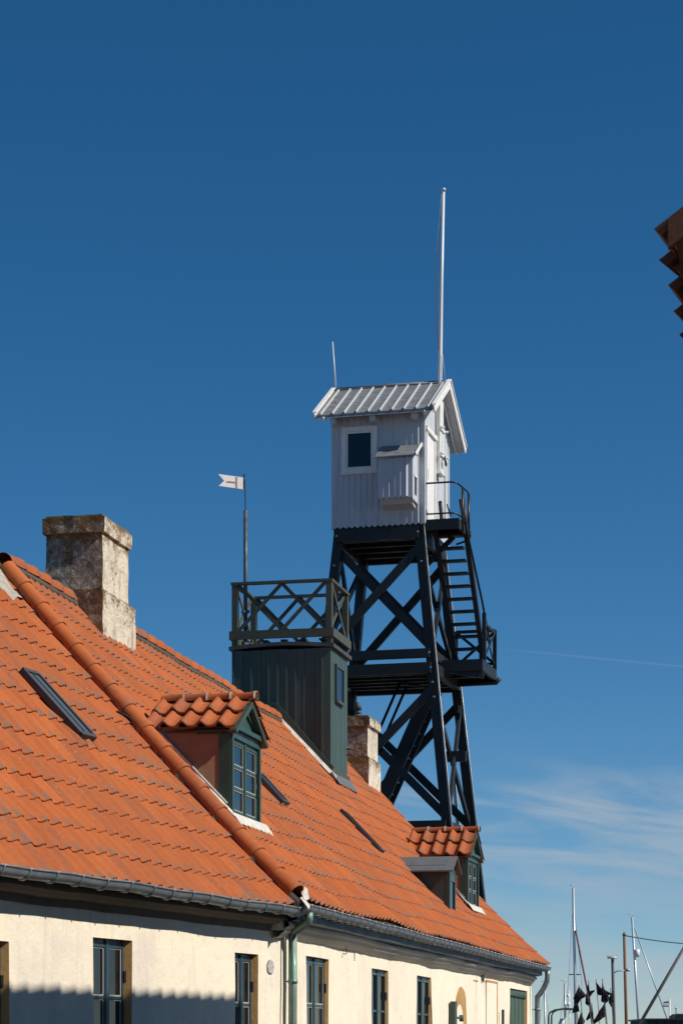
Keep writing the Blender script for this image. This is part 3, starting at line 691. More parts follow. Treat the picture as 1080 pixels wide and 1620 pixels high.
for (ov, z0, z1) in ((.055, 0., .055),):
    vs = []
    for i in range(n+1):
        y = TY0-ov + (TY1-TY0+2*ov)*i/n; sg = .045*sin(pi*min(1, max(0, i/n)))
        for x in (TX0-ov, TX1+ov): vs += [(x, y, TZ+z0+sg), (x, y, TZ+z1+sg)]
    fs = []
    for i in range(n):
        o = i*4; fs += [(o, o+4, o+5, o+1), (o+2, o+3, o+7, o+6), (o+1, o+5, o+7, o+3), (o, o+2, o+6, o+4)]
    fs += [(0, 1, 3, 2), (n*4, n*4+2, n*4+3, n*4+1)]; m.add(vs, fs)
m.build('turret_roof', M['pole_grey'], tur)
m = MB(); zs0, zs1 = TZ+.16, TZ+.29; e = .05
m.box(TX0-e, TX0-e+.035, TY0-e, TY1+e, zs0, zs1); m.box(TX1+e-.035, TX1+e, TY0-e, TY1+e, zs0, zs1)
m.box(TX0-e+.035, TX1+e-.035, TY0-e, TY0-e+.035, zs0+.002, zs1-.002); m.box(TX0-e+.035, TX1+e-.035, TY1+e-.035, TY1+e, zs0+.002, zs1-.002)
for x in (TX0+.02, TX1-.02):
    for y in (TY0+.03, TY1-.03): m.box(x-.045, x+.045, y-.045, y+.045, TZ+.04, 7.03)
for i in range(5): m.box(TX0+.05, TX1-.05, TY0+.1+.3*i, TY0+.2+.3*i, zs0-.03, zs0-.005)
zt = 7.03
m.box(TX0-.03, TX0+.06, TY0-.03, TY1+.03, zt, zt+.04); m.box(TX1-.06, TX1+.03, TY0-.03, TY1+.03, zt, zt+.04)
m.box(TX0+.06, TX1-.06, TY0-.03, TY0+.05, zt+.001, zt+.039); m.box(TX0+.06, TX1-.06, TY1-.05, TY1+.03, zt+.001, zt+.039)
def xbr(m, p0, p1, z0, z1, t, nrm, k=1):
    """k crossed pairs in the vertical panel from p0 to p1"""
    p0 = Vector((*p0, 0)); p1 = Vector((*p1, 0)); nv = Vector(nrm)
    for i in range(k):
        a = p0+(p1-p0)*(i/k); b = p0+(p1-p0)*((i+1)/k)
        m.beam(a+Vector((0, 0, z0)), b+Vector((0, 0, z1)), .02, t, up=nv.cross(p1-p0).normalized()*1 if False else (0, 0, 1)) if False else None
        for (s, e_, o) in ((a+Vector((0, 0, z0)), b+Vector((0, 0, z1)), .011), (a+Vector((0, 0, z1)), b+Vector((0, 0, z0)), -.011)):
            m.beam(s+nv*o, e_+nv*o, .02, t, up=nv.cross(e_-s).normalized())
xbr(m, (TX0+.01, TY0+.08), (TX0+.01, TY1-.08), zs1, zt, .055, (1, 0, 0), 2)
xbr(m, (TX1-.01, TY0+.08), (TX1-.01, TY1-.08), zs1, zt, .055, (1, 0, 0), 2)
xbr(m, (TX0+.08, TY0+.02), (TX1-.08, TY0+.02), zs1, zt, .055, (0, 1, 0), 1)
xbr(m, (TX0+.08, TY1-.02), (TX1-.08, TY1-.02), zs1, zt, .055, (0, 1, 0), 1)
m.build('turret_railing', M['green_olive'], tur)
m = MB()   # raking boards at the roof line, olive foot board
m.beam((TX0-.035, W+.02, ZR+.20), (TX0-.035, TY0-.02, zroofA(0, TY0)+.13), .035, .10, up=(0, 0, 1)); m.beam((TX0-.035, W+.02, ZR+.20), (TX0-.035, TY1+.02, ZR-.62), .035, .10)
m.build('turret_barge_board', M['green'], tur)
m = MB(); m.box(TX0-.05, TX1+.02, TY0-.035, TY0-.012, 4.06, 4.20); m.build('turret_foot_board', M['green_olive'], tur)
m = MB(); P = []; Q = []
for i in range(15):
    y = TY0-.10+(W-TY0+.08)*i/14; P.append(Vector((TX0-.05, y, ZE+TP*y+.10))); Q.append(Vector((TX0-.095-.02*nz(i, 0, 0, .9), y, ZE+TP*y+.025)))
m.add(P+Q, [(i, i+1, 16+i, 15+i) for i in range(14)]); m.build('turret_flashing', M['white_mortar'], tur)
m = MB(); P = []; Q = []
for i in range(13):
    x = TX0-.1+(TX1-TX0+.25)*i/12; y = TY0-.03; P.append(Vector((x, y, ZE+TP*y+.09))); y -= .13+.03*nz(i, 1, 0, .9); Q.append(Vector((x, y, ZE+TP*y+.035)))
m.add(P+Q, [(i, i+1, 14+i, 13+i) for i in range(12)]); m.build('turret_apron', M['lead'], tur)
# little window on the sunny side
m = MB(); wx0, wx1, wz0, wz1 = 13.16, 13.62, 5.28, 5.78; y = TY0
m.box(wx0-.04, wx0, y-.04, y, wz0-.04, wz1+.04); m.box(wx1, wx1+.04, y-.04, y, wz0-.04, wz1+.04); m.box(wx0, wx1, y-.038, y, wz1, wz1+.04); m.box(wx0-.01, wx1+.01, y-.05, y-.001, wz0-.045, wz0)
m.build('turret_window', M['green_grey'], tur)
m = MB(); m.box(wx0, wx1, y-.022, y-.014, wz0, wz1); m.build('turret_window_pane', M['glass_blue'], tur)
m = MB(); m.tube([(13.95, TY0-.01, 4.62), (13.95, TY0-.10, 4.62), (14.12, TY0-.10, 4.62)], .012, 6); m.build('turret_hook', M['black_metal'], tur)

# weather vane on its pole at the turret corner
def worldA(x, y, z): 
    c, s_ = cos(A_ROT), sin(A_ROT); return Vector((E0.x+c*x-s_*y, E0.y+s_*x+c*y, z+EYE))
vb = worldA(12.93, 3.93, TZ+.08)
wv = thing('weather_vane', 'swallow-tailed white weather vane on grey pole at corner of green turret', 'weather vane', tuple(vb), .35)
m = MB(); m.tube([(0, 0, 0), (0, 0, 2.07)], .031, 12); m.box(-.05, .05, -.05, .05, .5, .54); m.box(-.05, .05, -.05, .05, 0, .05); m.build('pole', M['pole_grey'], wv, off=(0, 0, 0))
m = MB(); m.tube([(0, 0, 2.05), (-.015, 0, 2.62)], .007, 6); m.tube([(-.02, 0, 2.40), (-.02, 0, 2.62)], .012, 6); m.build('rod', M['black_metal'], wv, off=(0, 0, 0))
m = MB(); m.prism([(-.025, 0, 2.39), (-.025, 0, 2.57), (-.435, .0, 2.59), (-.34, 0, 2.495), (-.425, 0, 2.41)], (0, .008, 0), 1); va = m.build('vane', M['vane'], wv, off=(0, 0, 0))
m = MB(); m.box(-.155, -.13, -.006, -.002, 2.393, 2.57); m.box(-.30, -.157, -.006, -.002, 2.475, 2.495); m.build('vane_cross', M['vane_cross'], va, off=(0, 0, 0))

# ------------------------------------------------------------------ the nearer house (house B)
J = Vector((-.4215, 22.2819)); B_ROT = radians(90-21.43); ZJ = 1.307
hB = thing('nearer_house', 'cream plastered house with weathered orange tiles, flat roof light and navy casements', 'house', (J.x, J.y, 0), B_ROT)
cB, sB = cos(B_ROT), sin(B_ROT)
def toB(P): d = Vector((P[0]-J.x, P[1]-J.y)); return Vector((cB*d.x+sB*d.y, -sB*d.x+cB*d.y))
RB = toB((-3.488, 24.126)); LB = 9.0; ang = radians(17.0-21.43)    # ridge swings out of line with the eave
RB2 = Vector((RB.x - LB*cos(ang), RB.y + LB*sin(ang))); 
def SB(a, b):
    r = Vector((RB2.x + (RB.x+.01-RB2.x)*a, RB2.y + (RB.y-RB2.y)*a, 4.87)); e = Vector((-LB + (LB+.02)*a, -.02, ZJ+.01))
    p = r + (e-r)*b; p.z += -.06*sin(pi*min(max(b, 0), 1)) + .04*nz(p.x, p.y, 0, .6) + .014*nz(p.x, p.y, 4, 1.9)
    return p
mb = MB(); tiles(mb, SB, 44, 15, jit=1.3, lift=.0155, amp=.85, thick=.007, pan=.72)
rB = mb.build('roof', M['tile_old'], hB)
mb = MB(); n = 16
mb.add([SB(i/n, j/8)+Vector((0, 0, -.04)) for i in range(n+1) for j in range(9)], [(i*9+j, i*9+j+1, (i+1)*9+j+1, (i+1)*9+j) for i in range(n) for j in range(8)])
mb.build('roof_boarding', M['dark_mortar'], rB)
def SBb(a, b):
    p = SB(a, 0); q_ = SB(a, 1); return Vector((p.x + (p.x-q_.x)*b, p.y + (p.y-q_.y)*b, p.z+(ZJ-p.z)*b))
mb = MB(); tiles(mb, SBb, 30, 8, jit=.5); mb.build('back_slope', M['tile_old'], rB)
mb = MB(); mb.add([SBb(i/8, j/2)+Vector((0, 0, -.04)) for i in range(9) for j in range(3)], [(i*3+j, i*3+j+1, (i+1)*3+j+1, (i+1)*3+j) for i in range(8) for j in range(2)])
mb.build('back_boarding', M['dark_mortar'], rB)
mb = MB(); ridge_tiles(mb, lambda t: SB(t*.93, 0)+Vector((0, 0, -.01)), 24, r=.105); mb.build('ridge_cap', M['tile_old'], hB)
# crumbling mortar patch where the ridge meets the farther gable
mb = MB(); nn = 12; vs = []
for i in range(nn+1):
    for j in range(nn+1):
        a = .925+.075*i/nn; b = .0+.13*j/nn*(1-.25*i/nn); p = SB(a, b); vs.append(p + Vector((0, 0, .05+.05*nz(p.x, p.y, 1, 3)+.03*nz(p.x, p.y, 5, 9))))
mb.add(vs, [(i*(nn+1)+j, i*(nn+1)+j+1, (i+1)*(nn+1)+j+1, (i+1)*(nn+1)+j) for i in range(nn) for j in range(nn)]); mb.build('ridge_end_mortar', M['mortar'], hB)
holesB = [(-5.83, -5.067, -.50, .785), (-3.699, -3.015, -.50, .877), (-.901, -.361, -.50, .857)]
mb = MB(); fB = wall(mb, -9, .325, -1.62, 1.25, WY, holesB, amp=.014); wB = mb.build('front_wall', M['plaster'], hB)
mb = MB(); mb.box(-8.9, .02, 4.5, 4.52, -1.6, 1.25); mb.add([(-8.95, WY, -1.6), (-8.95, 5.2, -1.6), (-8.95, 5.2, 1.2), (-8.9, RB2.y, 4.7), (-8.95, WY, 1.2)], [(0, 1, 2, 3, 4)])
mb.build('gable_wall', M['plaster'], hB)
for h in holesB:
    wo = casement(hB, h[0], h[1], h[2], h[3], WY+.06, M['navy_win'], rows=3)
    mb = MB(); reveal(mb, fB, h, .12); mb.build('window_reveal', M['ochre'], wo)
mb = MB(); n = 60  # dark eave board, its foot carried down to paint the eave shadow
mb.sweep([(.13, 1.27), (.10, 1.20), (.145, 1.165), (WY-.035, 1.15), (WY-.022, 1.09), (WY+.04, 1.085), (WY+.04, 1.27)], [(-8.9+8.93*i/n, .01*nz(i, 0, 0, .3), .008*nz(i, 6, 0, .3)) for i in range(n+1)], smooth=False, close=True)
mb.build('eave_board_shade', M['eave_board_shade'], hB)
mb = MB(); rough_box(mb, -.10, -.01, .13, WY+.06, 1.10, 1.25, amp=.012, st=.03); mb.build('cornice_end', M['cornice'], hB)
gutter(hB, -9, .04, lambda x: ZJ-.015-.004*x*.3, mat=M['zinc'], brackets=.40, wob=.016)
mb = MB()   # oval ventilation grille
cx_, cz_, rx, rz = -.085, .75, .085, .068
mb.prism([(cx_+rx*cos(t), WY-.012, cz_+rz*sin(t)) for t in [2*pi*k/20 for k in range(20)]], (0, .02, 0), 1); vo = mb.build('vent_grille', M['wire'], hB)
mb = MB()
for k in range(-5, 6):
    zz = cz_+k*.0115; hw = rx*sqrt(max(0, 1-((zz-cz_)/rz)**2)); mb.box(cx_-hw, cx_+hw, WY-.02, WY-.012, zz-.0035, zz+.0035)
mb.build('vent_slats', M['vent'], vo)
def abB(x, y):      # invert the roof parametrisation numerically
    a, b = .5, .5
    for _ in range(30):
        p = SB(a, b); da = (SB(a+1e-3, b)-p)/1e-3; db = (SB(a, b+1e-3)-p)/1e-3; dx, dy = x-p.x, y-p.y
        det = da.x*db.y-da.y*db.x; a += (dx*db.y-dy*db.x)/det; b += (da.x*dy-da.y*dx)/det
    return a, b
skylight(hB, lambda a_, b_: SB(a_ + .095*(b_-.41), b_), .756, .408, .575, .033, 0, h=.055)

# ------------------------------------------------------------------ black watchtower with white cabin
T_ROT = radians(-14.4)
tw = thing('lookout_tower', 'tall black timber lookout tower on splayed legs carrying a white boarded cabin', 'tower', (.96, 45.28, 0), T_ROT)
ZT = 9.72; SPX, SPY = .105, .05
def leg(ix, iy, z): return Vector((ix*(.78+SPX*(ZT-z)), iy*(.98+SPY*(ZT-z)), z))
for ix in (-1, 1):
    for iy in (-1, 1):
        m = MB(); m.beam(leg(ix, iy, -1.6), leg(ix, iy, ZT+.02), .175, .175, up=(0, 1, 0)); o = m.build('leg', M['black'], tw)
def ring(m, z, w=.09, h=.2, out=.0):
    for iy in (-1, 1): m = MB(); m.beam(leg(-1, iy, z)+Vector((0, iy*(.12+out), 0)), leg(1, iy, z)+Vector((0, iy*(.12+out), 0)), w, h); m.build('ring_beam', M['black'], tw)
    for ix in (-1, 1): m = MB(); m.beam(leg(ix, -1, z-.02)+Vector((ix*(.05+out), 0, 0)), leg(ix, 1, z-.02)+Vector((ix*(.05+out), 0, 0)), w, h); m.build('ring_beam', M['black'], tw)
ring(None, ZT-.06, .08, .22); ring(None, 7.36, .09, .17); ring(None, 7.08, .11, .20, .01); ring(None, 4.12, .1, .16); ring(None, 1.3, .1, .16)
def xface(m, p00, p10, p01, p11, nv, w=.17, t=.07, off=.0):
    nv = Vector(nv)
    for (a, b, o) in ((p00, p11, off+.04), (p10, p01, off-.04)):
        m.beam(a+nv*o, b+nv*o, t, w, up=nv.cross(b-a).normalized())
secs = [(7.50, 9.42), (4.28, 6.72), (-1.2, 3.95)]
for (za, zb) in secs:
    for iy in (-1, 1):
        m = MB(); xface(m, leg(-1, iy, za), leg(1, iy, za), leg(-1, iy, zb), leg(1, iy, zb), (0, iy, 0), .155); m.build('brace', M['black'], tw)
    for ix in (-1, 1):
        m = MB(); xface(m, leg(ix, -1, za), leg(ix, 1, za), leg(ix, -1, zb), leg(ix, 1, zb), (ix, 0, 0), .12, .06); m.build('brace', M['black'], tw)
m = MB()   # intermediate floor and joists, seen dark from below
q0 = leg(1, 1, 7.0); m.box(-q0.x+.12, q0.x-.12, -q0.y+.12, q0.y-.12, 7.10, 7.14)
for i in range(5):
    y = -q0.y+.3+i*(2*q0.y-.6)/4; m.box(-q0.x+.1, q0.x-.1, y-.04, y+.04, 7.02, 7.099)
m.build('middle_floor', M['black'], tw)
m = MB(); m.beam((q0.x+.0, -.05, 5.55), (q0.x+.42, -.05, 5.55), .1, .2); m.build('strut', M['black'], tw)
for (z, iy) in ((7.36, -1), (7.08, -1), (ZT-.06, -1), (7.36, 1), (7.08, 1)):
    m = MB()
    for ix in (-1, 1):
        p = leg(ix, iy, z)+Vector((0, iy*.17, 0)); m.tube([p, p+Vector((0, iy*.03, 0))], .022, 8)
        p = leg(ix, iy, z-.55)+Vector((0, iy*.095, 0)); m.tube([p, p+Vector((0, iy*.03, 0))], .022, 8)
    m.build('bolts', M['steel'], tw)
# cabin
CX_, CY_ = .90, 1.10; CZ0, CZ1, CZP = 9.84, 12.00, 12.72
sl_ = .60
cab = MB(); cab.box(-CX_+.03, CX_-.03, -CY_+.03, CY_-.03, CZ0+.03, CZ1-.0)
for s in (-1, 1): cab.prism([(s*(CX_-.031), -CY_+.03, CZ1-.01), (s*(CX_-.031), CY_-.03, CZ1-.01), (s*(CX_-.031), 0, CZP-.08)], (-s*.05, 0, 0), 1)
def boards(m, p0, p1, nv, zlo, zhi, pitch=.112, skipf=None, tilt=None, teeth=True, bw=.044, bh=.030):
    """vertical boards with pointed feet and a V batten on each joint; nv = outward normal"""
    p0 = Vector(p0); p1 = Vector(p1); nv = Vector(nv); L = (p1-p0).length; d = (p1-p0)/L; n = round(L/pitch); pw = L/n
    for i in range(n):
        a = p0+d*(pw*i+.001); b = p0+d*(pw*(i+1)-.001); xc = pw*(i+.5)
        zh = zhi if not tilt else tilt(a+(b-a)*.5)
        segs = [(zlo, zh)]
        if skipf:
            for (sa, sb, za, zb) in skipf:
                if sa < xc < sb:
                    segs = [x for (u0, u1) in segs for x in ((u0, min(u1, za)), (max(u0, zb), u1)) if x[1]-x[0] > .02]
        for (u0, u1) in segs:
            jit = random.uniform(-.002, .002)
            foot = teeth and abs(u0-zlo) < .01
            P = [a+Vector((0, 0, u0)), (a+b)/2+Vector((0, 0, u0-(.035 if foot else 0))), b+Vector((0, 0, u0)), b+Vector((0, 0, u1)), a+Vector((0, 0, u1))]
            m.prism([p+nv*(.0+jit) for p in P], nv, .022)
            q1 = b+nv*(.022+jit); w = d*bw/2
            vs = [q1-w+Vector((0, 0, u0)), q1+w+Vector((0, 0, u0)), q1+nv*bh+Vector((0, 0, u0)), q1-w+Vector((0, 0, u1)), q1+w+Vector((0, 0, u1)), q1+nv*bh+Vector((0, 0, u1))]
            if i < n-1: m.add(vs, [(0, 2, 1), (3, 4, 5), (0, 3, 5, 2), (1, 2, 5, 4), (0, 1, 4, 3)])
win_s = (.20, .90, 10.86, 11.70)
boards(cab, (-CX_, -CY_+.02, 0), (CX_, -CY_+.02, 0), (0, -1, 0), CZ0, CZ1-.02, skipf=[win_s])
boards(cab, (CX_-.02, -CY_, 0), (CX_-.02, CY_, 0), (1, 0, 0), CZ0, CZ1, tilt=lambda p: CZP-.06-sl_*abs(p.y), skipf=[(.10, .92, 9.9, 11.60)], bh=.012, bw=.02)
boards(cab, (CX_, CY_-.02, 0), (-CX_, CY_-.02, 0), (0, 1, 0), CZ0, CZ1+.02)
boards(cab, (-CX_+.02, CY_, 0), (-CX_+.02, -CY_, 0), (-1, 0, 0), CZ0, CZ1, tilt=lambda p: CZP-.06-sl_*abs(p.y))
cab.box(CX_-.05, CX_+.012, -CY_-.022, -CY_+.05, CZ0-.02, CZ1); cab.box(CX_-.03, CX_+.018, CY_-.04, CY_+.02, CZ0-.02, CZ1)
cabin = cab.build('cabin', M['white'], tw)
m = MB(); m.box(-CX_+.03, CX_-.03, -CY_+.03, CY_-.03, CZ0-.09, CZ0+.03)
for i in range(4): m.box(-.85, .85, -.8+i*.5, -.72+i*.5, CZ0-.24, CZ0-.091)
m.build('cabin_floor', M['black'], cabin)
# cabin window
m = MB(); a0, a1, b0_, b1_ = -CX_+.195, -CX_+.895, 10.85, 11.715; y = -CY_-.02
m.box(a0, a0+.085, y-.02, y+.04, b0_, b1_); m.box(a1-.085, a1, y-.02, y+.04, b0_, b1_); m.box(a0+.085, a1-.085, y-.019, y+.04, b1_-.085, b1_); m.box(a0+.085, a1-.085, y-.019, y+.04, b0_, b0_+.075)
m.box(a0-.02, a1+.02, y-.035, y+.02, b0_-.03, b0_-.001)
m.box(a0+.087, a0+.125, y-.002, y+.03, b0_+.077, b1_-.087); m.box(a1-.125, a1-.087, y-.002, y+.03, b0_+.077, b1_-.087); m.box(a0+.125, a1-.125, y-.001, y+.03, b1_-.12, b1_-.087); m.box(a0+.125, a1-.125, y-.001, y+.03, b0_+.077, b0_+.11)
wi = m.build('cabin_window', M['white_trim'], cabin)
m = MB(); m.box(a0+.125, a1-.125, y+.012, y+.018, b0_+.11, b1_-.12); m.build('cabin_window_pane', M['glass_dark'], cabin)
# bay box on the front
m = MB(); bx0, bx1, by, bz0, bz1 = .115, .775, -CY_-.47, 10.24, 10.97
m.box(bx0+.02, bx1-.03, by+.02, -CY_, bz0+.02, bz1-.02)
m.prism([(bx0+.03, by+.02, bz0+.02), (bx0+.03, -CY_, bz0+.02), (bx0+.03, -CY_, bz0-.14), (bx0+.03, by+.16, bz0-.10)], (bx1-bx0-.07, 0, 0), 1)
boards(m, (bx0, by+.02, 0), (bx1, by+.02, 0), (0, -1, 0), bz0, bz1, pitch=.112, bw=.05, bh=.034)
boards(m, (bx1-.02, by, 0), (bx1-.02, -CY_, 0), (1, 0, 0), bz0-.03, bz1+.1, pitch=.12, skipf=[(.08, .34, 10.3, 10.66)], bh=.01)
bay = m.build('bay_box', M['white'], cabin)
m = MB(); m.prism([(bx0-.05, by-.07, bz1+.0), (bx0-.05, -CY_-.02, bz1+.32), (bx0-.05, -CY_-.02, bz1+.345), (bx0-.05, by-.07, bz1+.025)], (bx1-bx0+.12, 0, 0), 1); m.build('bay_roof', M['tin'], bay)
m = MB(); m.beam((bx1+.078, by-.07, bz1+.025), (bx1+.078, -CY_-.02, bz1+.345), .02, .06); m.box(bx1-.012, bx1+.02, by+.1, by+.36, 10.64, 10.68); m.build('bay_trim', M['white_trim'], bay)
m = MB(); m.box(bx1-.02, bx1-.006, by+.12, by+.34, 10.34, 10.62); m.build('bay_pane', M['glass_dark'], bay)
# gabled sheet roof, ridge along x
OX, OYf, OYb = .235, .32, .42; x0, x1 = -CX_-OX, CX_+OX
sl = .60
zf = CZP - sl*(CY_+OYf); zb = CZP - sl*(CY_+OYb)
m = MB(); m.prism([(x0, 0, CZP), (x0, -CY_-OYf, zf), (x0, -CY_-OYf, zf+.035), (x0, 0, CZP+.04), (x0, CY_+OYb, zb+.035), (x0, CY_+OYb, zb)], (x1-x0, 0, 0), 1)
rf = m.build('cabin_roof', M['tin'], cabin)
m = MB(); n = 10
for i in range(n):
    x = x0+.10+(x1-x0-.2)*i/(n-1)
    for (yy_, zz) in ((-CY_-OYf-.01, zf), (CY_+OYb+.01, zb)): m.beam((x, 0, CZP+.055), (x, yy_, zz+.05), .026, .03, up=(0, 0, 1))
m.build('roof_seams', M['white'], rf)
m = MB(); m.tube([(x0+.04, 0, CZP+.055), (x1-.04, 0, CZP+.055)], .035, 8); m.build('roof_ridge_roll', M['tin'], rf)
for x, s in ((x0, -1), (x1, 1)):
    m = MB()
    for (yy_, zz) in ((-CY_-OYf-.02, zf), (CY_+OYb+.02, zb)):
        m.beam((x+s*.016, 0, CZP+.005), (x+s*.016, yy_, zz+.005), .03, .14, up=(0, 0, 1))
        m.beam((x+s*.016, 0, CZP+.09), (x+s*.016, yy_, zz+.09), .075, .022, up=(0, 0, 1))
        m.beam((x-s*.16, 0, CZP-.06), (x-s*.16, yy_, zz-.06), .03, .08, up=(0, 0, 1))
    m.build('barge_board', M['white_trim'], rf)
m = MB(); 
for (yy_, zz) in ((-CY_-OYf, zf), (CY_+OYb, zb)): m.prism([(x0+.02, 0, CZP-.012), (x0+.02, yy_, zz-.012), (x0+.02, yy_, zz-.03), (x0+.02, 0, CZP-.03)], (x1-x0-.04, 0, 0), 1)
for x in (-.82, -.05, .75): m.box(x-.05, x+.05, -CY_-OYf+.07, -CY_, zf-.115, zf-.015)
m.build('soffit', M['white'], rf)
# door in the sunny gable
m = MB(); dx = CX_+.003
m.box(dx-.02, dx+.025, -CY_+.10, -CY_+.18, 9.86, 11.60); m.box(dx-.02, dx+.025, -CY_+.84, -CY_+.92, 9.86, 11.60); m.box(dx-.02, dx+.045, -CY_+.06, -CY_+.96, 11.601, 11.68)
m.box(dx-.03, dx-.0, -CY_+.18, -CY_+.84, 9.88, 11.60); m.box(dx, dx+.03, -CY_+.22, -CY_+.26, 10.7, 10.9)
m.build('cabin_door', M['white_trim'], cabin)
# mast trunk on the gable with cleats
m = MB(); m.box(CX_+.02, CX_+.10, -.16, .16, 11.02, 12.42); m.box(CX_+.02, CX_+.13, -.18, .18, 10.98, 11.02)
for zz in (11.85, 11.35): m.box(CX_+.10, CX_+.13, -.2, .2, zz-.03, zz+.03); m.tube([(CX_+.13, -.18, zz), (CX_+.19, -.18, zz)], .02, 6); m.tube([(CX_+.13, .18, zz), (CX_+.19, .18, zz)], .02, 6)
m.build('mast_trunk', M['white_trim'], cabin)
m = MB()
for k in range(7): m.tube([(CX_+.16+.02*sin(k), -.1+.035*k, 11.30+.03*sin(k*2)), (CX_+.18, -.08+.03*k, 11.18+.03*cos(k*3))], .011, 5)
m.tube([(CX_+.15, .03, 10.98), (CX_+.15, .04, 10.1)], .008, 5); m.tube([(CX_+.2, .02, 10.42), (CX_+.24, .16, 10.22)], .016, 5)
m.build('halyard_cleat', M['black_metal'], cabin)
# entry platform on the sunny side
m = MB(); px0, px1, py0, py1, pz = CX_+.025, CX_+.66, -1.06, -.28, 9.90
for i in range(8):
    a = px0+(px1-px0)*i/8; m.box(a, a+(px1-px0)/8-.012, py0, py1, pz-.04, pz)
m.box(px0, px1, py0-.02, py0+.04, pz-.20, pz-.041); m.box(px0, px1, py1-.04, py1+.02, pz-.20, pz-.041); m.box(px1-.05, px1, py0+.04, py1-.04, pz-.19, pz-.041); m.box(px0, px0+.05, py0+.04, py1-.04, pz-.19, pz-.041)
m.beam((CX_-.1, py1-.1, pz-.7), (px1-.25, py1-.1, pz-.2), .07, .09)
plat = m.build('entry_platform', M['black'], tw)
m = MB()
for (zz, r) in ((pz+.68, .018), (pz+.10, .016)):
    m.tube([(px0, py0, zz), (px1-.16, py0, zz), (px1-.06, py0+.04, zz-.01), (px1, py0+.2, zz-.05), (px1+.02, py1-.1, zz-.04), (px1+.02, py1+.05, zz-.12)], r, 8)
m.tube([(px1+.02, py1, pz-.3), (px1+.02, py1, pz+.62)], .028, 8); m.tube([(px1+.01, py0+.25, pz-.3), (px1+.01, py0+.25, pz+.62)], .026, 8)
m.tube([(px1-.2, py1-.1, pz-.35), (px1+.05, py1-.1, pz-.28), (px1+.10, py1-.1, pz-.12)], .02, 8)
m.build('platform_rail', M['black_metal'], plat)
m = MB(); m.beam((CX_+.30, -.95, pz), (CX_+.26, -.93, pz+.36), .05, .05); m.build('platform_post', M['black'], plat)
# upper stair: from the platform to the landing
st = MB(); xa0, xb0, yt, zt_ = CX_+.09, CX_+.60, -.55, 9.82; xa1, xb1, yb_, zb_ = CX_+.33, CX_+.86, .35, 7.32
for (xa, xb) in ((xa0, xa1), (xb0, xb1)):
    st.beam((xa, yt-.0, zt_+ (.55 if xa > CX_+.5 else 0)), (xb, yb_, zb_), .085, .17, up=(0, -1, .3))
for i in range(11):
    t = (i+.55)/11; st.beam((xa0+(xa1-xa0)*t+.02, yt+(yb_-yt)*t, zt_+(zb_-zt_)*t), (xb0+(xb1-xb0)*t-.02, yt+(yb_-yt)*t, zt_+(zb_-zt_)*t), .15, .045)
st.build('upper_stair', M['black'], tw)
st = MB(); st.tube([(CX_+.69, -.80, 10.25), (CX_+.72, -.72, 9.8), (CX_+.90, -.05, 8.5), (CX_+1.00, .25, 7.7)], .022, 8); st.tube([(CX_+.04, -.30, 9.6), (CX_+.30, .55, 7.35)], .02, 8)
st.build('upper_handrail', M['black_metal'], tw)
# landing
m = MB(); lx0, lx1, ly0, ly1, lz = CX_+.10, CX_+1.02, -.62, .80, 7.31
for i in range(10): a = ly0+(ly1-ly0)*i/10; m.box(lx0, lx1, a, a+(ly1-ly0)/10-.01, lz-.045, lz)
m.box(lx0-.1, lx1, ly0-.02, ly0+.05, lz-.22, lz-.046); m.box(lx0-.1, lx1, ly1-.05, ly1+.02, lz-.22, lz-.046); m.box(lx1-.06, lx1, ly0+.05, ly1-.05, lz-.21, lz-.046)
m.beam((.95, ly0+.0, lz-.13), (lx1, ly0+.1, lz-.3), .08, .12); m.box(CX_-.1, lx1-.1, -.1, -.02, lz-.26, lz-.23)
m.tube([(lx0, ly1-.1, lz-.26), (lx1+.02, ly1-.1, lz-.25), (lx1+.08, ly1-.1, lz-.17)], .05, 8)
land = m.build('landing', M['black'], tw)
m = MB()
for (x, y, h) in ((lx0+.12, ly1-.03, .78), (lx0+.62, ly1-.03, .78), (lx1-.03, ly1-.03, .78), (lx1-.03, ly0+.30, .92)): m.box(x-.035, x+.035, y-.035, y+.035, lz, lz+h)
m.box(lx0+.12, lx1-.03, ly1-.06, ly1-.01, lz+.74, lz+.80); m.box(lx0+.15, lx1-.05, ly1-.055, ly1-.015, lz+.10, lz+.15)
xbr(m, (lx0+.14, ly1-.03), (lx1-.03, ly1-.03), lz+.12, lz+.75, .055, (0, 1, 0), 1)
xbr(m, (lx1-.03, ly0+.32), (lx1-.03, ly1-.05), lz+.1, lz+.75, .05, (1, 0, 0), 1)
m.box(lx1-.055, lx1-.01, ly0+.3, ly1-.06, lz+.70, lz+.75)
m.build('landing_railing', M['black'], land)
# lower stair inside the frame, with a pair of handrails
m = MB(); s0 = Vector((.78, .35, 6.9)); s1 = Vector((-.95, .35, 3.1)); s1 = s0+(s1-s0)*2.1
s0b = s0; 
for y in (.05, .62): m.beam((s0.x, y, s0.z), (s1.x, y, s1.z), .26 if y < .1 else .2, .05, up=(0, 1, 0))
nst = 34
for i in range(nst):
    p = s0+(s1-s0)*((i+.5)/nst); m.box(p.x-.065, p.x+.065, .076, .594, p.z-.02, p.z+.02)
m.build('lower_stair', M['black'], tw)
m = MB()
for o in ((-.62, .05, .0), (-.62, .62, 0)): m.tube([s0+Vector((o[0], o[1]-.35, .12)), s1+Vector((o[0], o[1]-.35, .12))], .028, 8)
for i in range(6):
    p = s0+(s1-s0)*(i/6); m.beam(p+Vector((0, -.3, 0)), p+Vector((-.62, -.3, .12)), .03, .04)
m.build('lower_handrail', M['black_metal'], tw)
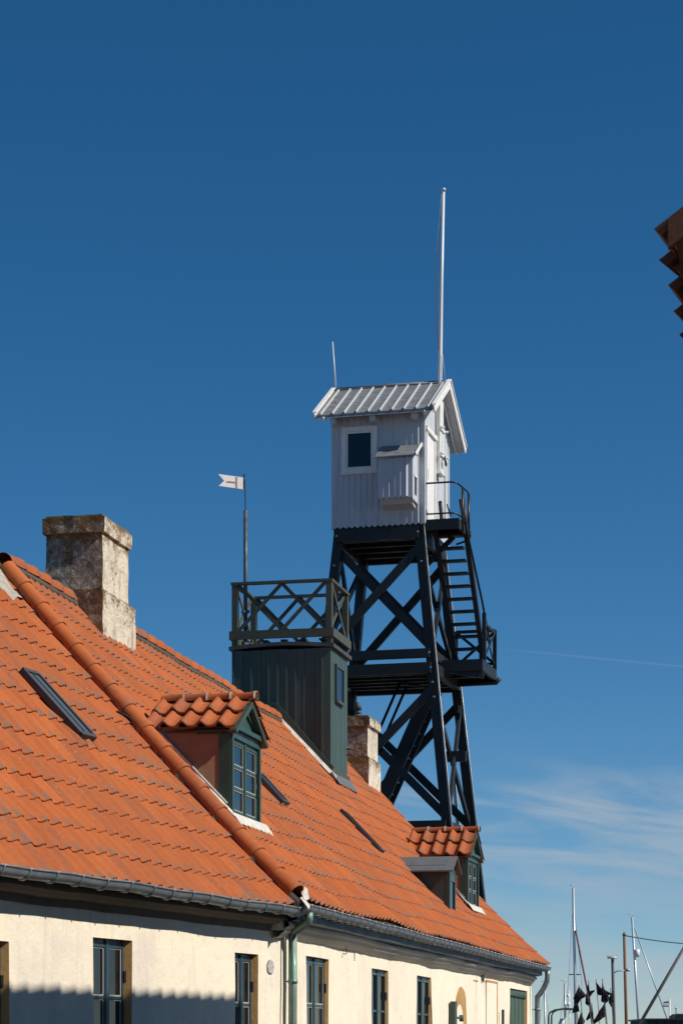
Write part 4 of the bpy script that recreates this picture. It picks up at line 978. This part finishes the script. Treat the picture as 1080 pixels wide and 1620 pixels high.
m = MB(); m.tube([leg(1, 1, 5.4)+Vector((-.28, .1, 0)), leg(1, 1, -1.6)+Vector((-.45, .1, 0))], .04, 8); m.build('white_downpipe', M['white_trim'], tw)
m = MB()  # bright steel lines standing in for the sunlit edges of the right legs
for ix, iy in ((1, -1), (1, 1)): m.tube([leg(ix, iy, 9.8)+Vector((.115, -.1, 0)), leg(ix, iy, -1.5)+Vector((.115, -.1, 0))], .012, 6)
m.build('leg_edge_highlight', M['steel'], tw)
def worldT(x, y, z):
    c, s_ = cos(T_ROT), sin(T_ROT); return Vector((.96+c*x-s_*y, 45.28+s_*x+c*y, z+EYE))
fp = thing('flagpole', 'bare white flagpole with halyard rising from the gable of the white cabin', 'flagpole', tuple(worldT(CX_+.06, 0, 11.1)), T_ROT)
m = MB(); m.tube([(0, 0, 0), (.0, 0, 1.7), (.03, 0, 3.5), (.075, 0, 5.33)], .052, 12, r1=.026); m.build('pole', M['alu'], fp, off=(0, 0, 0))
m = MB(); m.tube([(.075, 0, 5.33), (.075, 0, 5.37)], .03, 10); m.tube([(.078, 0, 5.36), (.08, 0, 5.40)], .045, 10, r1=.03); m.build('truck', M['white_trim'], fp, off=(0, 0, 0))
m = MB()
for k in (.10, .075):
    m.tube([(.04-k*sin(pi*t/14)*1.15+.035*(1-t/14)-.03, -.02, 5.28-3.4*t/14) for t in range(15)], .0055, 5)
m.tube([(.06, -.03, 2.2), (.12, -.03, 1.62)], .005, 5)
m.build('halyard', M['rope'], fp, off=(0, 0, 0))
m = MB(); m.tube([(0, 0, 1.50), (0, 0, 1.62)], .075, 10, r1=.058); m.build('pole_collar', M['wire'], fp, off=(0, 0, 0))
m = MB(); m.tube([(0, 0, 0), (-.07, 0, .99)], .016, 8, r1=.010); an = m.build('antenna', M['alu'], off=(0, 0, 0)); an.location = worldT(-1.10, 0, 12.72); an.rotation_euler[2] = T_ROT
tag(an, 'thin white whip antenna on left end of the cabin roof', 'antenna')

# ------------------------------------------------------------------ houses across the street
hC = thing('eave_house', 'dark brown tiled eave with jagged tile ends at the right edge of the photo', 'house', (1.72, 12.5, 0), A_ROT)
ZC = 4.335; PC = .70           # frame: x along the street, y inward is left, so this roof rises towards -y
def SC(a, b): return Vector((3.25*a, -4.0*(1-b), ZC+PC*4.0*(1-b)))
m = MB(); tiles(m, lambda a, b: SC(a, b*.97), 12, 12, lift=.03, jit=1.5)
P = [SC(0, 0), SC(1, 0), SC(1, .985), SC(0, .985)]; m.prism([p+Vector((0, 0, -.03)) for p in P], (0, 0, -.05), 1)
P = [Vector((0, -4.0, ZC+2.8)), Vector((3.3, -4.0, ZC+2.8)), Vector((3.3, -8.0, ZC)), Vector((0, -8.0, ZC))]; m.prism(P, (0, 0, -.08), 1)
m.build('roof', M['old_tile'], hC)
for i in range(7):           # broad overlapping eave tiles, each skewed so that one corner stands proud
    m = MB(); x0, x1 = .475*i-.02, .475*i+.485
    up = Vector((0, -1, PC)).normalized(); j0 = random.uniform(-.012, .012)
    q0 = Vector((x0, 0, ZC))-up*(.02+j0); q1 = Vector((x1, 0, ZC))+up*(.06+j0)
    m.prism([q0, q1, q1+up*.5, q0+up*.6], (0, .04, .035), 1); m.prism([q0+up*.05+Vector((.03, 0, -.03)), q1+up*.02+Vector((-.03, 0, -.03)), q1+up*.4+Vector((-.03, 0, -.03)), q0+up*.4+Vector((.03, 0, -.03))], (0, -.03, -.03), 1)
    m.build('eave_tile', M['old_tile'], hC)
m = MB(); m.prism([Vector((-.03, .0, ZC))+Vector((0, -1, PC)).normalized()*t+Vector((0, 0, dz)) for t, dz in ((.03, -.10), (.03, .05), (5., .05), (5., -.12))], (.05, 0, 0), 1); m.build('verge_board', M['old_tile'], hC)
m = MB(); m.box(.35, 3.2, -7.6, -.75, -1.6, ZC+.4); m.prism([(.35, -7.6, ZC+.4), (.35, -.75, ZC+.4), (.35, -4.0, ZC+2.65)], (2.9, 0, 0), 1); m.build('wall', M['brick'], hC)
# long house whose eave throws the scalloped shadow on the nearer house
uB = Vector((cB, sB)); nB = Vector((sB, -cB))
hD = thing('opposite_house', 'long two-storey house with tiled eave across the street, outside the frame', 'house', (4.60, 20.15, 0), B_ROT)
ZD = 5.555
def SD(a, b): return Vector((-4.95+4.95*a, -3.6*(1-b), ZD+2.4*(1-b)))
m = MB(); tiles(m, SD, 19, 10, amp=.5, lift=.02, prof=[(0, 0.), (.3, .012), (.6, .03), (.88, .05), (.97, .02), (1.02, 0.)]); P = [SD(0, 0), SD(1, 0), SD(1, 1), SD(0, 1)]; m.prism([p+Vector((0, 0, -.03)) for p in P], (0, 0, -.05), 1)
P = [Vector((-4.95, -3.6, ZD+2.4)), Vector((0, -3.6, ZD+2.4)), Vector((0, -7.2, ZD)), Vector((-4.95, -7.2, ZD))]; m.prism(P, (0, 0, -.06), 1)
m.build('roof', M['old_tile'], hD)
m = MB(); m.box(-4.9, -.05, -6.9, -.3, -1.6, ZD+.1); m.prism([(-4.9, -6.9, ZD+.1), (-4.9, -.3, ZD+.1), (-4.9, -3.6, ZD+2.3)], (4.85, 0, 0), 1); wd = m.build('wall', M['brick'], hD)
for i in range(2):
    for z0 in (-.8, 2.2): casement(hD, -2.1+i*1.1, -1.4+i*1.1, z0, z0+1.3, -.36, M['white_trim'], curtain=False, putty=False)

# ------------------------------------------------------------------ harbour
def PX(px, py, d): return Vector(((px-540)/3700*d, d, (1654-py)/3700*d+EYE))
def hull(m, L, B, H, z0=-1.3):
    n = 14; k = 7; vs = []
    for i in range(n+1):
        t = i/n; w = B/2*(sin(pi*min(1, t*.62+.36)))**.8 if t < .999 else .02; sh = H*(.85+.25*t*t)
        for j in range(k):
            a = pi*j/(k-1); vs.append((-L/2+L*t, -w*cos(a), z0+sh*(1-sin(a)**.7) if 0 < j < k-1 else z0+sh))
    fs = [(i*k+j, i*k+j+1, (i+1)*k+j+1, (i+1)*k+j) for i in range(n) for j in range(k-1)]
    fs += [(i*k, (i+1)*k, (i+1)*k+k-1, i*k+k-1) for i in range(n)] + [tuple(range(k))]
    m.add(vs, fs, smooth=False)
def yacht(px, d, top, lean, label, hm, L=8., spread=None, furl=None, radar=False, rot=.3, group=None, stays=True, r=.06):
    base = PX(px, 1654, d); T = PX(top[0], top[1], d)
    y = thing('sailing_boat', label, 'boat', (base.x, d, 0), rot, group or 'boats in the harbour')
    Ri = Matrix.Rotation(-rot, 3, 'Z'); t_ = Ri @ Vector((T.x-base.x, 0, T.z))
    m = MB(); hull(m, L, L*.3, 1.3); m.build('hull', hm, y, off=(0, 0, 0))
    m = MB(); m.box(-L*.12, L*.2, -.7, .7, -.1, .45); m.build('deckhouse', M['hull_white'], y, off=(0, 0, 0))
    m = MB(); m.tube([(0, 0, -.2), t_], r, 8, r1=r*.75)
    m.tube([t_+Vector((-.16, 0, .12)), t_+Vector((.1, 0, .10))], .012, 5); m.tube([t_, t_+Vector((0, 0, .2))], .010, 5); mt = m.build('mast', M['mast'], y, off=(0, 0, 0))
    if spread:
        for (f, w) in spread:
            p = t_*f; m = MB(); m.tube([p+Vector((-w, 0, 0)), p+Vector((w, 0, 0))], .025, 5); m.build('spreader', M['wire'], y, off=(0, 0, 0))
    if stays:
        m = MB()
        for s in (-1, 1): m.tube([t_*.95, t_*.5+Vector((s*.32, 0, 0)), (s*1.1 if s < 0 else .3, s*.8, .0)], .007, 4)
        m.build('rigging', M['wire'], y, off=(0, 0, 0))
    if furl:
        m = MB(); m.tube([t_*furl[0]+Vector((.05, -.1, 0)), Vector((furl[1], -.2, .6))], .045, 6); m.build('furled_sail', furl[2], y, off=(0, 0, 0))
    if radar:
        m = MB(); p = t_*.785+Vector((.1, -.05, 0)); m.tube([p+Vector((0, 0, -.16)), p+Vector((0, 0, .16))], .11, 10); m.build('radar_reflector', M['hull_white'], y, off=(0, 0, 0))
    return y
yacht(912, 108, (906, 1405), 0, 'sailing boat with the tallest mast and red-brown furled sail behind the black flags', M['hull_red'], 9, [(.55, .28)], (.78, 1.15, M['mast_red']), rot=.1, r=.075)
yacht(1016, 96, (999, 1451), 0, 'sailing boat with a leaning silver mast carrying a white reflector', M['hull_white'], 8, None, None, True, rot=.5, stays=False)
b4 = yacht(862, 104, (861, 1557), 0, 'small boat with short mast beside the grey downpipe', M['hull_blue'], 6, [(.5, .5)], rot=.2, r=.05)
b5 = yacht(894, 98, (893, 1556), 0, 'motor sailer with navy canopy frame and white radar dome mast', M['hull_white'], 8, [(.35, .3)], rot=.1, r=.06)
m = MB()
for yy_ in (-.35, .35): m.tube([(-.66, yy_, .3), (-.66, yy_, 2.85), (-.60, yy_, 2.98), (-.42, yy_, 3.08), (0, yy_, 3.13), (.34, yy_, 3.10)], .035, 6)
m.prism([(-.62, -.35, 2.98), (-.40, -.35, 3.09), (.0, -.35, 3.15), (.36, -.35, 3.11), (.36, .35, 3.11), (.0, .35, 3.15), (-.40, .35, 3.09), (-.62, .35, 2.98)], (0, 0, .035), 1)
m.build('canopy_frame', M['navy_canvas'], b5, off=(0, 0, 0))
m = MB(); m.tube([(.10, -.1, 3.25), (.10, -.1, 3.36), (.10, -.1, 3.42)], .07, 10, r1=.03); m.tube([(.06, -.2, 3.62), (.06, -.2, 3.74)], .05, 10); m.tube([(-.2, 0, 2.35), (-.16, 0, 2.6), (-.12, 0, 2.72)], .16, 10, r1=.07); m.tube([(.16, 0, 0), (.16, 0, 3.9)], .03, 6); m.build('radar_dome', M['hull_white'], b5, off=(0, 0, 0))
m = MB(); m.tube([(-.9, 0, 0), (-.9, 0, 3.2)], .04, 6); m.tube([(.8, 0, 0), (.5, 0, 1.5)], .05, 6); m.build('stanchion', M['hull_white'], b4, off=(0, 0, 0))
# second, slanting stay of the silver-mast boat: its furled foresail
m = MB(); a_ = PX(1003, 1468, 95); b_ = PX(1068, 1650, 95); m.tube([a_, b_], .026, 6, r1=.034); o = m.build('furled_foresail', M['mast'], off=(0, 0, 0))
tag(o, 'slanting furled foresail stay running down from the silver mast', 'sail')
# long grey boom of a fishing boat, bottom right
bm = thing('loading_boom', 'thick weathered boom slanting up to the right edge', 'boom', (PX(985, 1654, 60).x, 60, 0))
m = MB(); a_ = PX(985, 1665, 60)-Vector((PX(985, 1654, 60).x, 60, 0)); b_ = PX(1120, 1432, 60)-Vector((PX(985, 1654, 60).x, 60, 0)); m.tube([a_, b_], .045, 8, r1=.036); m.build('spar', M['spar'], bm, off=(0, 0, 0))
m = MB(); m.box(-.3, .3, -.2, .2, 0, 1.5); m.build('boom_post', M['black'], bm, off=(0, 0, 0))
# rusty pole with a cable
rp = thing('rusty_pole', 'slender rusty pole with a cable leading off to the right', 'pole', (PX(993, 1654, 70).x, 70, 0))
m = MB(); t_ = PX(986.5, 1480, 70)-rp.location; m.tube([(0, 0, 0), t_], .055, 8, r1=.04); m.tube([t_, t_+Vector((0, 0, .1))], .06, 8, r1=.02); m.build('shaft', M['rust'], rp, off=(0, 0, 0))
m = MB(); e_ = PX(1180, 1492, 70)-rp.location; m.tube([t_+(e_-t_)*(i/16)-Vector((0, 0, .13*sin(pi*i/16))) for i in range(17)], .016, 5); m.build('cable', M['wire'], rp, off=(0, 0, 0))
# street lamp
sl_ = thing('street_lamp', 'tall street lamp with flat pale disc head and side bracket', 'street lamp', (PX(974, 1654, 66).x, 66, 0))
hd = PX(968, 1515, 66)-sl_.location
m = MB(); m.tube([(0, 0, 0), hd], .055, 8, r1=.04); m.build('post', M['wire'], sl_, off=(0, 0, 0))
m = MB(); m.tube([hd-Vector((0, 0, .03)), hd+Vector((0, 0, .03))], .15, 16, r1=.14); m.box(hd.x-.14, hd.x+.14, hd.y-.07, hd.y+.07, hd.z+.0, hd.z+.055); m.build('lamp_head', M['lamp_glass'], sl_, off=(0, 0, 0))
m = MB(); p = PX(971, 1539, 66)-sl_.location; m.tube([p, p+Vector((.08, 0, .05)), p+Vector((.38, 0, .07))], .02, 6); m.tube([p+Vector((.32, 0, .075)), p+Vector((.44, 0, .075))], .04, 8); m.build('side_bracket', M['steel'], sl_, off=(0, 0, 0))
# marker flags on their sticks
fl = [ # stick top px,py, foot px (at y 1640), flag polygon px offsets
 ((915, 1562), 930, [(915, 1560), (927, 1576), (917, 1582), (913, 1590), (906, 1580)], 'black marker flag flying widest at top left of the bundle'),
 ((908, 1576), 924, [(907, 1575), (914, 1590), (916, 1600), (904, 1603), (907, 1590)], 'drooping black marker flag lowest on the left of the bundle'),
 ((930, 1555), 940, [(929, 1556), (932, 1569), (941, 1566), (933, 1577), (927, 1575)], 'small pointed dark marker flag on the second stick'),
 ((928, 1572), 946, [(927, 1570), (933, 1582), (930, 1592), (925, 1588)], 'narrow purple-grey marker flag hanging in the middle'),
 ((942, 1553), 952, [(941, 1553), (950, 1563), (967, 1572), (958, 1576), (945, 1574)], 'broad black marker flag streaming right from the top'),
 ((952, 1552), 962, [(952, 1553), (957, 1570), (965, 1580), (957, 1588), (950, 1584)], 'tattered grey marker flag just under the broad one'),
 ((965, 1567), 972, [(970, 1567), (971, 1585), (966, 1594), (962, 1586), (964, 1574)], 'drooping grey marker flag at far right of the bundle'),
 ((956, 1588), 966, [(955, 1588), (957, 1608), (940, 1620), (937, 1618), (948, 1598)], 'large low dark marker flag right of centre'),
 ((935, 1590), 948, [(934, 1590), (938, 1606), (928, 1615), (926, 1613), (932, 1600)], 'small low marker flag between two sticks'),
 ((919, 1604), 930, [(918, 1602), (925, 1616), (918, 1628), (908, 1630)], 'lowest black marker flag at the bottom edge of the frame')]
for i, (tp, fx, poly, lab) in enumerate(fl):
    d = 54+.12*((i*5) % 7); b = PX(fx, 1654, d); base = Vector((b.x+.12, d, 0)); t = thing('marker_flag', lab, 'flag', tuple(base), 0, 'black marker flags bundled on the quay')
    top = PX(tp[0], tp[1]-4, d)-base
    m = MB(); m.tube([(0, 0, 0), top], .013, 6, r1=.009); m.build('stick', M['rust'] if i % 5 == 4 else M['wire'], t, off=(0, 0, 0))
    P = [PX(x, y, d)-base for x, y in poly]; c = sum(P, Vector())/len(P); vs = [c+Vector((0, .03, 0))]; fs = []
    ringv = []
    for k in range(len(P)):
        a, b2 = P[k], P[(k+1) % len(P)]
        for s in range(4): q_ = a+(b2-a)*(s/4); ringv.append(q_+Vector((0, .06*nz(q_.x*9, i, q_.z*9), .012*nz(q_.x*9, 3, i, 2))))
    mid = [c+(q_-c)*.55+Vector((0, .07*nz(k*.8, i, 0), 0)) for k, q_ in enumerate(ringv)]
    vs = ringv+mid+[c+Vector((0, -.03, 0))]; n = len(ringv)
    fs = [(k, (k+1) % n, n+(k+1) % n, n+k) for k in range(n)]+[(n+k, n+(k+1) % n, 2*n) for k in range(n)]
    m = MB(); m.add(vs, fs, smooth=True); o = m.build('cloth', M['nylon'], t, off=(0, 0, 0)); sm = o.modifiers.new('thickness', 'SOLIDIFY'); sm.thickness = .006
# white and blue flag on a stern pole
sf = thing('stern_flag', 'small white and blue flag on a white staff above the dark shed', 'flag', (PX(1058.5, 1654, 90).x, 90, 0))
m = MB(); m.tube([(0, 0, 0), (0, 0, PX(0, 1580, 90).z)], .03, 6); m.build('staff', M['alu'], sf, off=(0, 0, 0))
zt2 = PX(0, 1583, 90).z; m = MB(); n = 8
for k in range(n):
    pass
vs = []
for k in range(n+1):
    x = -.04-.22*.95*k/n*1.0; w = .03*sin(k*1.2); vs += [(x, w, zt2-.03*k/n-.02), (x, w, zt2-.24-.0*k/n+.0)]
m.add(vs, [(2*k, 2*k+1, 2*k+3, 2*k+2) for k in range(n)], smooth=True); m.build('flag_cloth', M['flag_blue'], sf, off=(0, 0, 0))
m = MB(); m.box(-.25, -.04, -.05, -.045, zt2-.20, zt2-.09); m.box(-.25, -.04, .06, .065, zt2-.20, zt2-.09); m.build('white_band', M['flag_white'], sf, off=(0, 0, 0))
gl_ = thing('globe_lamp', 'small white globe lamp on a thin post above the dark shed', 'lamp', (PX(1068.5, 1654, 88).x, 88, 0))
m = MB(); m.tube([(0, 0, 0), (0, 0, PX(0, 1597, 88).z)], .02, 6); m.build('post', M['wire'], gl_, off=(0, 0, 0))
m = MB(); zc = PX(0, 1595, 88).z
for (a, b) in zip(range(-4, 4), range(-3, 5)):
    m.tube([(0, 0, zc+.04*sin(a*pi/8)*1.0), (0, 0, zc+.04*sin(b*pi/8))], .001+.045*cos(a*pi/8), 10, caps=False, r1=.001+.045*cos(b*pi/8))
m.build('globe', M['lamp_glass'], gl_, off=(0, 0, 0))
sh = thing('harbour_shed', 'low black flat-roofed shed at the bottom right corner', 'shed', (PX(1023, 1654, 86).x, 86, 0))
h_ = PX(0, 1612, 86).z
m = MB(); m.box(0, 9, 0, 5, -.9, h_-.04)
for i in range(30): m.box(.05+i*.3, .11+i*.3, -.03, -.0, -.9, h_-.06)
m.build('wall', M['shed'], sh, off=(0, 0, 0))
m = MB(); m.box(-.08, 9.08, -.1, 5.1, h_-.04, h_+.02); m.box(1.08, 2.4, .5, 2, h_+.02, h_+.12); m.prism([(1.08, .5, h_+.12), (1.2, .5, h_+.2), (2.4, .5, h_+.2), (2.4, .5, h_+.12)], (0, 1.5, 0), 1)
m.build('shed_roof', M['black'], sh, off=(0, 0, 0))
qw = MB(); qw.box(10.5, 40, 80, 96, -1.9, .05); structure(qw.build('far_pier', M['quay'], off=(0, 0, 0)))
